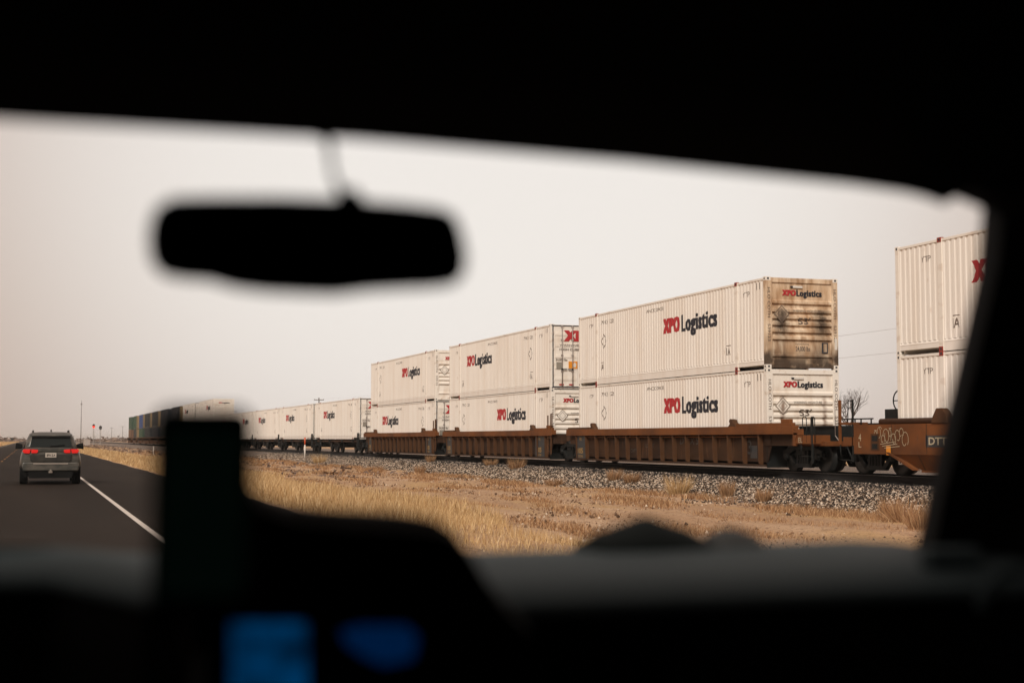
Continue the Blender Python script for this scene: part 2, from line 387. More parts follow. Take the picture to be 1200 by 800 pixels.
# ------------------------------------------------------------------ containers
CW, CH, CL = 2.59, 2.895, 16.15
PIT = .2212
POST = 1.98
def bays():
    return [(.16, POST - .09), (POST + .09, CL - POST - .09), (CL - POST + .09, CL - .16)]
def profile_x(y):
    """depth of the corrugated wall behind the outer plane"""
    for a, b in bays():
        if a <= y <= b:
            n = max(1, round((b - a) / PIT)); p = (b - a) / n; t = ((y - a) % p) / p
            if t < .22: return .012
            if t < .36: return .012 + .018 * (t - .22) / .14
            if t < .66: return .030
            if t < .80: return .030 - .018 * (t - .66) / .14
            return .012
    return .0
def profile_breaks():
    out = []
    for a, b in bays():
        n = max(1, round((b - a) / PIT)); p = (b - a) / n
        out.append(a)
        for i in range(n):
            for t in (.22, .36, .66, .80): out.append(a + (i + t) * p)
        out.append(b)
    return out
BRK = profile_breaks()
def side_panel_mb():
    mb = MB(); z0, z1 = .30, 2.80
    for a, b in bays():
        ys_ = [y for y in BRK if a - 1e-6 <= y <= b + 1e-6]
        vs = []
        for y in ys_: x = profile_x(min(max(y, a + 1e-5), b - 1e-5)); vs += [(x, y, z0), (x, y, z1)]
        mb.add(vs, [(2 * i, 2 * i + 1, 2 * i + 3, 2 * i + 2) for i in range(len(ys_) - 1)])
        # bottom rail: sloped ledge and flat web, raised in the two end bays
        zb = 0.0 if b - a > 5 else .11
        mb.prism([(.004, zb), (.004, .24), (.03, .30), (.07, .30), (.07, zb)], 'y', a, b)
        mb.box(-.002, .02, a, b, .235, .255)
    return mb
def frame_mb(mid=True):
    mb = MB()
    for x in (0, CW - .2): mb.box(x, x + .2, CL - .16, CL, .02, CH - .02)
    for x in (-.012, CW - .058):
        for y in (POST, CL - POST):
            mb.box(x, x + .07, y - .09, y + .09, .0, CH - .02)
    for x in (.0, CW - .07):
        mb.box(x, x + .07, .16, CL - .16, 2.80, 2.87)
    for y in (CL - .12,): mb.box(.2, CW - .2, y, y + .12, 2.72, 2.87); mb.box(.2, CW - .2, y, y + .12, .02, .16)
    mb.box(.07, CW - .07, .16, CL - .16, .11, .2)
    return mb
def casting_mb(sx=.178, sy=.162, sz=.118):
    mb = MB(); mb.box(0, sx, 0, sy, 0, sz)
    mb.box(-.003, .0, sy * .3, sy * .7, sz * .25, sz * .75, 1); mb.box(sx * .3, sx * .7, -.003, 0, sz * .25, sz * .75, 1)
    return mb
def bend_to_wall(me, lift=.003):
    bm = bmesh.new(); bm.from_mesh(me)
    ys_ = [v.co.y for v in bm.verts]; lo, hi = min(ys_), max(ys_)
    for y in BRK:
        if lo < y < hi:
            bmesh.ops.bisect_plane(bm, geom=bm.verts[:] + bm.edges[:] + bm.faces[:], plane_co=(0, y, 0), plane_no=(0, 1, 0))
    bmesh.ops.triangulate(bm, faces=bm.faces)
    for v in bm.verts: v.co.x += profile_x(v.co.y) - lift
    bm.to_mesh(me); bm.free()
def side_lettering(parent, nose_far, size=1.0, detail=True):
    """the company name and the small marks on the corrugated wall"""
    def Y(t): return (CL - t) if nose_far else t     # t: distance from the nose end
    right = (CL - 7.62) if nose_far else 3.35          # y of the right end of the name
    mb = MB(); bold_on(mb, 'XPO', right + 4.4, 1.60, 1.46, .56, 'side', 0, 0, off=.025, spacing=1.12, fat=.11)
    a = mb.build('red_lettering', M['logo_red'], parent, fix=False); bend_to_wall(a.data)
    mb = MB(); bold_on(mb, 'Logistics', right + 2.86, 1.60, 2.84, .58, 'side', 0, 0, off=.022, spacing=1.16, fat=.085)
    a = mb.build('dark_lettering', M['logo_dark'], parent, fix=False); bend_to_wall(a.data)
    def mark(name, fn):
        m_ = MB(); fn(m_); a = m_.build(name, M['stencil'], parent, fix=False); bend_to_wall(a.data)
    mark('number_stencil', lambda m_: text_on(m_, 'ANCK 09CB', 9.2, 2.48, 1.5, .13, 'side', 0))
    mark('owner_stencil', lambda m_: text_on(m_, 'YTP', 1.55, 2.35, .45, .17, 'side', 0)); mark('owner_stencil', lambda m_: text_on(m_, 'YTP', CL - 1.15, 2.35, .4, .15, 'side', 0))
    mark('number_stencil', lambda m_: text_on(m_, '7903 122', (POST + 1.7) if nose_far else (CL - POST - .5), 2.40, 1.25, .15, 'side', 0))
    for yy in (POST + .75, CL - POST - .45):
        mark('size_stencil', lambda m_: (text_on(m_, 'IA', yy, .55, .28, .25, 'side', 0, off=.02), m_.add([(0, yy, .85), (0, yy - .3, .85), (0, yy - .3, .875), (0, yy, .875)], [(0, 1, 2, 3)])))
    for q in (.42, .62):
        mark('lashing_mark', lambda m_: m_.add([(0, q, 2.52), (0, q - .04, 2.52), (0, q - .04, 2.74), (0, q, 2.74)], [(0, 1, 2, 3)]))
    c = (POST + .75) if nose_far else (CL - POST - .75); r_ = .27                       # diamond outline
    def dia(m_):
        for k in range(4):
            a0 = math.pi / 2 * k; a1 = a0 + math.pi / 2
            P = lambda a, r: (0, c + r * math.cos(a), 1.72 + r * 1.15 * math.sin(a))
            m_.add([P(a0, r_), P(a1, r_), P(a1, r_ - .05), P(a0, r_ - .05)], [(0, 1, 2, 3)])
    mark('diamond_outline', dia)
RIBZ = [2.05, 1.78, 1.57, 1.36, 1.14, .91]
def nose_mb():
    mb = MB(); x0, x1 = .2, CW - .2
    zs_ = [.16, .34, .36, .42, .44, .84]
    # recessed sheet and raised horizontal ribs as one continuous folded section (y, z)
    sec = [(.045, .16), (.045, .34), (.004, .37), (.004, .42), (.045, .46)]
    for z in reversed(RIBZ):
        sec += [(.085, z - .01), (.004, z + .012), (.004, z + .085), (.07, z + .14)]
    sec[-1] = (.045, RIBZ[0] + .13); sec += [(.045, 2.70), (.045, 2.72)]
    mb.loft([[(x0, y, z) for (y, z) in sec], [(x1, y, z) for (y, z) in sec]], 0, False, closed=False, caps=False)
    mb.box(x0 - .0, x0 + .02, .002, .06, .16, 2.72); mb.box(x1 - .02, x1, .002, .06, .16, 2.72)
    return mb
NOSE_Z = [.16, .34, .37, .42, .46]; NOSE_Y = [.045, .045, .004, .004, .045]
for _z in reversed(RIBZ): NOSE_Z += [_z - .01, _z + .012, _z + .085, _z + .14]; NOSE_Y += [.085, .004, .004, .07]
NOSE_Z[-1] = RIBZ[0] + .13; NOSE_Y[-1] = .045; NOSE_Z.append(2.72); NOSE_Y.append(.045)
def bend_to_nose(me):
    bm = bmesh.new(); bm.from_mesh(me); zs_ = [v.co.z for v in bm.verts]; lo, hi = min(zs_), max(zs_)
    for z in NOSE_Z:
        if lo < z < hi: bmesh.ops.bisect_plane(bm, geom=bm.verts[:] + bm.edges[:] + bm.faces[:], plane_co=(0, 0, z), plane_no=(0, 0, 1))
    bmesh.ops.triangulate(bm, faces=bm.faces)
    for v in bm.verts: v.co.y = float(np.interp(v.co.z, NOSE_Z, NOSE_Y)) - .003
    bm.to_mesh(me); bm.free()
def stain_material():
    m, n, l, b = _m('grimy_end_paint'); b.inputs['Roughness'].default_value = .7
    t = n.new('ShaderNodeTexCoord'); sp = n.new('ShaderNodeSeparateXYZ'); l.new(t.outputs['Object'], sp.inputs['Vector'])
    def noise(sc, st, lo, hi):
        mp = n.new('ShaderNodeMapping'); l.new(t.outputs['Object'], mp.inputs['Vector']); mp.inputs['Scale'].default_value = st
        ns = n.new('ShaderNodeTexNoise'); ns.inputs['Scale'].default_value = sc; ns.inputs['Detail'].default_value = 7; l.new(mp.outputs['Vector'], ns.inputs['Vector'])
        r = n.new('ShaderNodeMapRange'); l.new(ns.outputs['Fac'], r.inputs['Value']); r.inputs['From Min'].default_value = lo; r.inputs['From Max'].default_value = hi
        return r.outputs['Result']
    def math_(op, a, b_):
        x = n.new('ShaderNodeMath'); x.operation = op; x.use_clamp = (op in ('ADD', 'MULTIPLY'))
        for i, q in enumerate((a, b_)):
            if isinstance(q, (int, float)): x.inputs[i].default_value = q
            else: l.new(q, x.inputs[i])
        return x.outputs[0]
    def rng_(src, a, b_, c, d, sm=True):
        r = n.new('ShaderNodeMapRange'); r.interpolation_type = 'SMOOTHSTEP' if sm else 'LINEAR'
        l.new(src, r.inputs['Value']); r.inputs['From Min'].default_value = a; r.inputs['From Max'].default_value = b_
        r.inputs['To Min'].default_value = c; r.inputs['To Max'].default_value = d; return r.outputs['Result']
    z, x = sp.outputs['Z'], sp.outputs['X']
    def near(c, wd): return rng_(math_('ABSOLUTE', math_('SUBTRACT', x, c), 0), 0, wd, 1, 0)
    low = rng_(z, .06, .85, 1, 0)
    runs = math_('ADD', near(.56, .42), near(2.02, .46))
    runz = math_('MULTIPLY', rng_(z, 2.0, 1.75, 0, 1), rng_(z, .9, 1.3, .35, 1))
    runs = math_('MULTIPLY', math_('MULTIPLY', runs, runz), noise(3.4, (1, 1, .8), .18, .42))
    low = math_('MULTIPLY', low, noise(2.6, (1, 1, .9), .24, .50))
    edge = math_('MULTIPLY', rng_(math_('MULTIPLY', math_('ABSOLUTE', math_('SUBTRACT', x, CW / 2), 0), 1.0 / 1.3), .78, 1, 0, .8), rng_(z, .2, 1.3, 1, 0))
    runs = math_('MULTIPLY', runs, noise(16, (1, 1, .22), .18, .44))
    dark = math_('ADD', math_('ADD', runs, low), math_('MULTIPLY', edge, noise(4, (1, 1, .6), .35, .6)))
    def mix(a, bc, f):
        q = n.new('ShaderNodeMix'); q.data_type = 'RGBA'
        if isinstance(a, tuple): q.inputs['A'].default_value = (*a, 1)
        else: l.new(a, q.inputs['A'])
        q.inputs['B'].default_value = (*bc, 1); l.new(f, q.inputs['Factor']); return q.outputs['Result']
    c = mix((.80, .65, .48), (.52, .34, .20), noise(2.2, (1, 1, .5), .38, .66))
    c = mix(c, (.30, .16, .075), math_('MULTIPLY', noise(5, (1, 1, .25), .44, .68), .8))
    c = mix(c, (.035, .02, .012), math_('MULTIPLY', dark, .93))
    l.new(c, b.inputs['Base Color']); return m
M['stained'] = stain_material()
def rust_run_material():
    m = layered('container_end_paint_with_rust_runs', (0.84, 0.78, 0.70), [((0.50, 0.36, 0.24), .5, 3, (1, 1, .4), .5, .75)], .55)
    n, l = m.node_tree.nodes, m.node_tree.links; b = n['Principled BSDF']; src = b.inputs['Base Color'].links[0].from_socket
    t = n.new('ShaderNodeTexCoord'); sp = n.new('ShaderNodeSeparateXYZ'); l.new(t.outputs['Object'], sp.inputs['Vector'])
    def rr(s, a, b_, c, d):
        r = n.new('ShaderNodeMapRange'); r.interpolation_type = 'SMOOTHSTEP'; l.new(s, r.inputs['Value'])
        for k, v in zip(('From Min', 'From Max', 'To Min', 'To Max'), (a, b_, c, d)): r.inputs[k].default_value = v
        return r.outputs['Result']
    def mm(op, a, b_):
        x = n.new('ShaderNodeMath'); x.operation = op
        for i, q in enumerate((a, b_)):
            if isinstance(q, (int, float)): x.inputs[i].default_value = q
            else: l.new(q, x.inputs[i])
        return x.outputs[0]
    f = None
    for c, wd in ((.56, .13), (2.08, .13)):
        g = rr(mm('ABSOLUTE', mm('SUBTRACT', sp.outputs['X'], c), 0), 0, wd, 1, 0); f = g if f is None else mm('ADD', f, g)
    f = mm('MULTIPLY', f, rr(sp.outputs['Z'], 2.1, 1.9, 0, .8))
    ns = n.new('ShaderNodeTexNoise'); ns.inputs['Scale'].default_value = 4; l.new(t.outputs['Object'], ns.inputs['Vector'])
    f = mm('MULTIPLY', f, rr(ns.outputs['Fac'], .3, .65, .3, 1))
    x = n.new('ShaderNodeMix'); x.data_type = 'RGBA'; l.new(src, x.inputs['A']); x.inputs['B'].default_value = (.16, .07, .03, 1)
    l.new(f, x.inputs['Factor']); l.new(x.outputs['Result'], b.inputs['Base Color']); return m
M['rust_runs'] = rust_run_material()

def diamond(mb, cx, cz, r, y, mi=0, w_=.03):
    P = lambda a, q: (cx + q * math.cos(a), y, cz + q * 1.05 * math.sin(a))
    for k in range(4):
        a0 = math.pi / 2 * k; a1 = a0 + math.pi / 2
        mb.add([P(a0, r), P(a1, r), P(a1, r - w_), P(a0, r - w_)], [(0, 1, 2, 3)], mi)
def add_nose(root, mt, dirty=False, detail=True):
    nw = nose_mb().build('end_wall', mt, root, fix=False)
    if not detail:
        mb = MB(); text_on(mb, 'XPO', .62, 2.28, .47, .19, 'end', .03, 0, .05, 1.08); text_on(mb, 'Logistics', 1.10, 2.28, .91, .20, 'end', .03, 1, .04, 1.08)
        mb.build('lettering', [M['logo_red'], M['logo_dark']], nw, fix=False); return nw
    mb = MB(); bold_on(mb, 'XPO', .60, 2.31, .50, .185, 'end', .030, 0, .025, 1.12, .032); bold_on(mb, 'Logistics', 1.11, 2.31, .92, .195, 'end', .030, 1, .022, 1.16, .022)
    mb.build('lettering', [M['logo_red'], M['logo_dark']], nw, fix=False)
    def tx(name, *a, **k):
        m_ = MB(); text_on(m_, *a, **k); o_ = m_.build(name, M['stencil'], nw, fix=False)
        if not name.startswith('post'): bend_to_nose(o_.data)
    tx('warning_text', 'WARNING: HIGH CUBE', .95, 1.79, 1.02, .085, 'end', .005, off=.01)
    tx('length_mark', "53'", 1.16, 1.40, .44, .22, 'end', .005, off=.03)
    if dirty:
        tx('payload_text', 'Payload Rating', 1.08, .76, .48, .06, 'end', .040); tx('weight_text', '24,000 lbs', 1.08, .56, .52, .15, 'end', .040, off=.03)
        tx('small_mark', 'ATA', 1.2, .395, .16, .04, 'end', .008)
    for cx in (.10, CW - .11):
        tx('post_text', 'HLO COTH', cx - .04, 2.55, .95, .10, 'end', -.004, vertical=True, off=.01); tx('post_number', '539123', cx - .04, 1.4, .55, .10, 'end', -.004, vertical=True, off=.01)
    mb = MB(); mb.prism([(.56 + .27 * math.cos(a), 1.72 + .285 * math.sin(a)) for a in (0, R(90), R(180), R(270))], 'y', -.006, .012, 0)
    pl = mb.build('placard_holder', mt, nw)
    mb = MB(); diamond(mb, .56, 1.72, .27, -.009); diamond(mb, .56, 1.72, .16, -.009, 0, .02); mb.build('placard_outline', M['stencil'], pl, fix=False)
    mb = MB(); mb.box(.98, 1.32, .0, .045, 2.56, 2.63, 0); mb.box(.90, .98, .008, .045, 2.57, 2.62, 1); mb.build('document_tube', [M['white_decal'], M['gasket']], nw)
    if dirty:
        mb = MB(); mb.box(2.02, 2.22, .02, .05, .50, .84, 0); mb.box(2.06, 2.18, .012, .025, .54, .80, 1); mb.build('vent_box', [M['gasket'], M['stained']], nw)
        mb = MB(); mb.box(CW - .13, CW - .04, -.006, .0, .62, .98); mb.build('white_sticker', M['white_decal'], nw)
    return nw
def add_doors(root, mt, lettering=True, detail=True, frame=None):
    frame = frame or M['gasket']
    mb = MB(); mb.box(.09, .14, -.012, .03, .1, 2.83); mb.box(CW - .14, CW - .09, -.012, .03, .1, 2.83); mb.box(.09, CW - .09, -.014, .03, 2.80, 2.85); mb.box(.09, CW - .09, -.014, .03, .06, .12)
    mb.build('door_gasket', frame, root)
    for k in range(2):
        x0, x1 = (.15, CW / 2 - .006) if k == 0 else (CW / 2 + .006, CW - .15)
        mb = MB(); mb.box(x0, x1, .004, .05, .13, 2.79)
        for z in (.45, .95, 1.45, 1.95, 2.45): mb.box(x0 + .06, x1 - .06, -.016, .006, z - .06, z + .06)
        d = mb.build('door', mt, root)
        if not detail: continue
        for q in (.34, .78):
            x = x0 + (x1 - x0) * q; b = MB(); b.cyl((x, -.045, .09), (x, -.045, 2.85), .022, n=8)
            for z in (.13, .8, 1.5, 2.2, 2.78): b.box(x - .05, x + .05, -.05, .004, z - .035, z + .035)
            rod = b.build('locking_rod', M['rod'], d)
            h = MB(); h.box(x - .22 if q > .5 else x, x if q > .5 else x + .22, -.075, -.05, .86, .90); h.box(x - .03, x + .03, -.07, .0, .84, .92); h.build('door_handle', M['iron'], d)
        for z in (.35, 1.1, 1.8, 2.5):
            h = MB(); hx = x0 - .05 if k == 0 else x1; h.box(hx, hx + .05, -.03, .02, z - .06, z + .06); h.build('hinge', M['rod'], d)
        if k == 0:
            h = MB(); h.box(.27, .27 + .26, -.020, -.016, .88, 1.20, 0); h.build('grey_sticker', M['grey_decal'], d)
            h = MB(); h.box(.85, 1.27, -.022, -.016, .92, 1.24, 0); h.build('orange_sticker', M['orange_decal'], d)
            h = MB(); h.prism([(1.05, .98), (1.19, .98), (1.22, 1.12), (1.14, 1.20), (1.05, 1.08)], 'y', -.025, -.0225); h.build('sticker_emblem', M['white_decal'], d)
            for nm_, a_ in (('warning_text', ('WARNING', .42, 1.91, .95, .10, 'end', -.0175)), ('warning_text', ('HIGH CUBE', .42, 1.72, .95, .10, 'end', -.0175)), ('weight_text', ('24,000 lbs', .24, 1.26, .55, .10, 'end', -.0175))):
                h = MB(); text_on(h, *a_, off=.02); h.build(nm_, M['stencil'], d, fix=False)
        for xa in (x0 + .25, x1 - .42): h = MB(); h.box(xa, xa + .22, -.02, -.016, .17, .23); h.build('reflector', M['red_reflector'], d)
    if lettering:
        mb = MB(); bold_on(mb, 'XPO', .62, 2.13, 1.55, .50, 'end', -.0185, 0, .03, 1.12, .11)
        mb.build('lettering', M['logo_red'], root, fix=False)
_cast = None
def make_container(facing, end_mat=None, dirty=False, colour=None, detail=True, length=CL):
    """a 53 foot container; origin at its near lower corner. facing: 'nose' or 'door' is the end turned to the camera"""
    global _cast
    root = empty('shipping_container', (0, 0, -50))
    cm = colour or M['cream']; fm = colour or M['cream_frame']
    mb = MB()
    for x in (0, CW - .2): mb.box(x, x + .2, 0, .16, .02, CH - .02)
    mb.box(.2, CW - .2, 0, .12, 2.72, 2.87); mb.box(.2, CW - .2, 0, .12, .02, .16)
    mb.build('end_frame', end_mat if dirty else (end_mat if colour else fm), root, bevel=.006 if detail and not colour else 0)
    frame_mb().build('frame', fm, root, bevel=.006 if detail and not colour else 0)
    sp = side_panel_mb().build('side_panel', cm, root, fix=False)
    far = share('side_panel', sp, root, (CW, CL, 0)); far.rotation_euler = (0, 0, math.pi)
    mb = MB(); mb.box(.07, CW - .07, .16, CL - .16, 2.84, 2.862); 
    for i in range(26): mb.box(.12, CW - .12, .4 + i * .6, .6 + i * .6, 2.862, 2.872)
    mb.build('roof', cm, root, fix=False)
    back = MB(); back.box(.2, CW - .2, CL - .05, CL - .02, .16, 2.72); back.build('far_end_wall', end_mat or fm, root)
    if colour is None: side_lettering(sp, facing == 'door')
    if facing == 'nose': add_nose(root, end_mat or M['cream_panel'], dirty, detail)
    else: add_doors(root, end_mat or M['cream_panel'], colour is None, detail)
    if detail:
        if _cast is None:
            _cast = (casting_mb().mesh('corner_casting', [M['cream_frame'], M['gasket']]), casting_mb(.09, .17, .12).mesh('corner_casting', [M['red_casting'], M['gasket']]))
        for x in (-.004, CW - .174):
            for y in (-.005, CL - .157):
                for z in (0, CH - .118):
                    o = bpy.data.objects.new('corner_casting', _cast[0]); C.objects.link(o); o.parent = root; o.location = (x, y, z)
        for x in (-.022, CW - .068):
            for y in (POST - .085, CL - POST - .085):
                for z in (-.002, CH - .12 + .005):
                    o = bpy.data.objects.new('twist_lock_casting', _cast[1]); C.objects.link(o); o.parent = root; o.location = (x, y, z)
    return root
CX = 21.86
proto = {}
def place(kind, s, z, label, group='white containers on the train', **kw):
    key = (kind, tuple(sorted((k, str(v)) for k, v in kw.items())))
    if key not in proto:
        o = proto[key] = make_container(kind, **kw); o.location = (CX, s, z); o['label'] = label
    else: o = copy_tree(proto[key], (CX, s, z), label)
    o['category'] = 'shipping container'; o['group'] = group
    return o
ZL = .80; ZU = ZL + CH + .005; ZS = 1.49
place('door', 16.45, ZU, 'white corrugated container at the right edge, upper of its stack, cut off by the pillar')
place('door', 16.45, ZL, 'white corrugated container at the right edge, lower of the stack in the smooth orange wagon')
place('nose', 39.7, ZU, 'white container with brown grime and soot streaks on its ribbed end, upper one', end_mat=M['stained'], dirty=True)
place('nose', 39.7, ZL, 'white container with two rusty runs on its clean ribbed end, below the grimy one', end_mat=M['rust_runs'])
place('door', 59.3, ZU, 'white container with barred doors, large red letters and orange sticker, upper of second stack')
place('nose', 59.3, ZL, 'white container with diamond placard holder, lower of the second double stack')
place('nose', 78.4, ZU, 'white container with ribbed end, upper of the third and lowest looking double stack')
place('door', 78.4, ZL, 'white container with doors and big red letters, lower of the third double stack')
place('door', 98.2, ZS, 'single white container with orange sticker on its doors, first of the unstacked row')
place('door', 115.6, ZS, 'single white container in the unstacked row, second behind the triple of double stacks', detail=True)
place('door', 131.9, ZS, 'single white container behind the orange and white marker post, third of unstacked row')
place('nose', 148.5, ZS, 'single white container beside the phone, fourth of the unstacked row', detail=False)
place('nose', 165.2, ZS, 'single white container farthest back in the unstacked row, mostly behind the phone', detail=False)
place('nose', 182.4, ZU, 'white container seen just above the phone, upper, with ribbed end facing us', 'containers at the far part of the train', detail=False)
place('nose', 182.4, ZL, 'white container hidden low behind the phone, under the ribbed far one', 'containers at the far part of the train', detail=False)
place('door', 204.3, ZU, 'white container above the left half of the phone, next to the dark stacks', 'containers at the far part of the train', detail=False)
place('door', 204.3, ZL, 'white container low behind the left half of the phone', 'containers at the far part of the train', detail=False)
def paint(nm, c): 
    M[nm] = mat(nm, c, .6, .5, tuple(q * .6 for q in c), 2.5); return M[nm]
NAVY, GREY, SLATE, BLUE, GREEN, TAN, DKG, BRN = [paint(*a) for a in (('dark_navy_paint', (.012, .018, .026)), ('dark_grey_paint', (.028, .032, .032)), ('slate_paint', (.018, .024, .027)),
    ('blue_paint', (.03, .065, .19)), ('green_paint', (.035, .075, .045)), ('tan_door_paint', (.27, .19, .10)), ('dark_green_paint', (.028, .05, .038)), ('brown_paint', (.16, .085, .05)))]
FAR = 'containers at the far part of the train'
far_list = [(225, NAVY, TAN, SLATE, 'dark navy container with tan doors, directly left of the far white ones', 'slate container low behind the phone edge'),
  (245.5, NAVY, NAVY, SLATE, 'dark navy container, second upper one left of the phone', 'slate container under the second navy one'),
  (264.2, SLATE, TAN, NAVY, 'slate grey container with tan doors in the middle of the dark stacks', 'dark navy lower container in the middle of dark stacks'),
  (282.5, SLATE, TAN, SLATE, 'slate container just right of the blue one, upper', 'slate container diagonally below and right of the blue one'),
  (300.8, BLUE, TAN, GREEN, 'bright blue container on the far stacks', 'green container under the bright blue one'),
  (319, GREEN, TAN, GREY, 'green upper container just left of the blue one', 'dark grey container under the inner green one'),
  (336, GREEN, GREEN, BRN, 'green upper container at the very tail of the train', 'brown container at the very tail, under a green one')]
for (s, cu, eu, cl_, lu, ll) in far_list:
    a = place('door', s, ZU, lu, FAR, colour=cu, end_mat=eu, detail=False); b = place('door', s, ZL, ll, FAR, colour=cl_, end_mat=TAN if cl_ is GREY else cl_, detail=False)
    for o in (a, b): o.scale = (1, .86 if s < 290 else (.68 if s < 310 else .58), 1)

# ------------------------------------------------------------------ wagons
WHL = None
def wheel_mesh():
    mb = MB(); r = .46
    mb.lathe_x(0, 0, 0, [(0, r - .10), (.0, r - .005), (.01, r), (.115, r + .002), (.125, r + .028), (.14, r + .028), (.145, r - .06)], 30)
    mb.lathe_x(0, 0, 0, [(-.0, .10), (.02, .13), (.05, r - .11), (.05, r - .09)], 30)
    mb.lathe_x(0, 0, 0, [(-.10, .02), (-.10, .09), (-.02, .10), (.02, .12)], 18)
    return mb.mesh('wheel', M['wheel_steel'])
def sideframe_mesh():
    mb = MB()
    top = [(-1.12, .48), (-1.12, .64), (-.85, .72), (-.5, .80), (.5, .80), (.85, .72), (1.12, .64), (1.12, .48), (.82, .46), (.55, .22), (.45, .17), (-.45, .17), (-.55, .22), (-.82, .46)]
    # frame ring with window openings left by separate members
    mb.prism([(-1.12, .47), (-1.12, .66), (-.5, .82), (.5, .82), (1.12, .66), (1.12, .47), (.85, .50), (.48, .68), (-.48, .68), (-.85, .50)], 'x', 0, .13)
    mb.prism([(-.85, .5), (-.72, .54), (-.40, .26), (-.5, .16)], 'x', 0, .12)
    mb.prism([(.85, .5), (.72, .54), (.40, .26), (.5, .16)], 'x', 0, .12)
    mb.box(0, .12, -.5, .5, .15, .27); mb.box(.01, .11, -.34, -.25, .27, .68); mb.box(.01, .11, .25, .34, .27, .68)
    for q in (-.15, 0, .15): mb.cyl((.06, q, .27), (.06, q, .56), .06, n=10)
    mb.box(-.03, .12, -.2, .2, .54, .66)
    for q in (-.92, .92): mb.lathe_x(0, q, .47, [(-.06, .03), (-.06, .09), (0, .11), (.05, .11)], 14)
    return mb.mesh('side_frame', M['iron'])
_wm, _sf = wheel_mesh(), sideframe_mesh()
def truck(parent, y, x_track=TC, simple=False):
    """a two axle wheel set; z given from rail top"""
    t = MB(); 
    for q in (-.92, .92): t.cyl((-.75, q, .46), (.75, q, .46), .08, n=10)
    t.box(-.95, .95, -.2, .2, .45, .68)
    b = t.build('wheel_truck', M['iron'], parent, loc=(x_track - parent.location.x, y - parent.location.y, RT - parent.location.z))
    for q in (-.92, .92):
        for sx in (-1, 1):
            o = bpy.data.objects.new('wheel', _wm); C.objects.link(o); o.parent = b; o.location = (sx * .80, q, .46)
            if sx > 0: o.rotation_euler = (0, 0, math.pi)
    for sx in (-1, 1):
        o = bpy.data.objects.new('side_frame', _sf); C.objects.link(o); o.parent = b; o.location = (sx * 1.03, 0, 0)
        if sx > 0: o.rotation_euler = (0, 0, math.pi)
    return b
WX = 21.60; WW = 3.10                 # wagon side plane and width
Z0 = RT                               # rail top
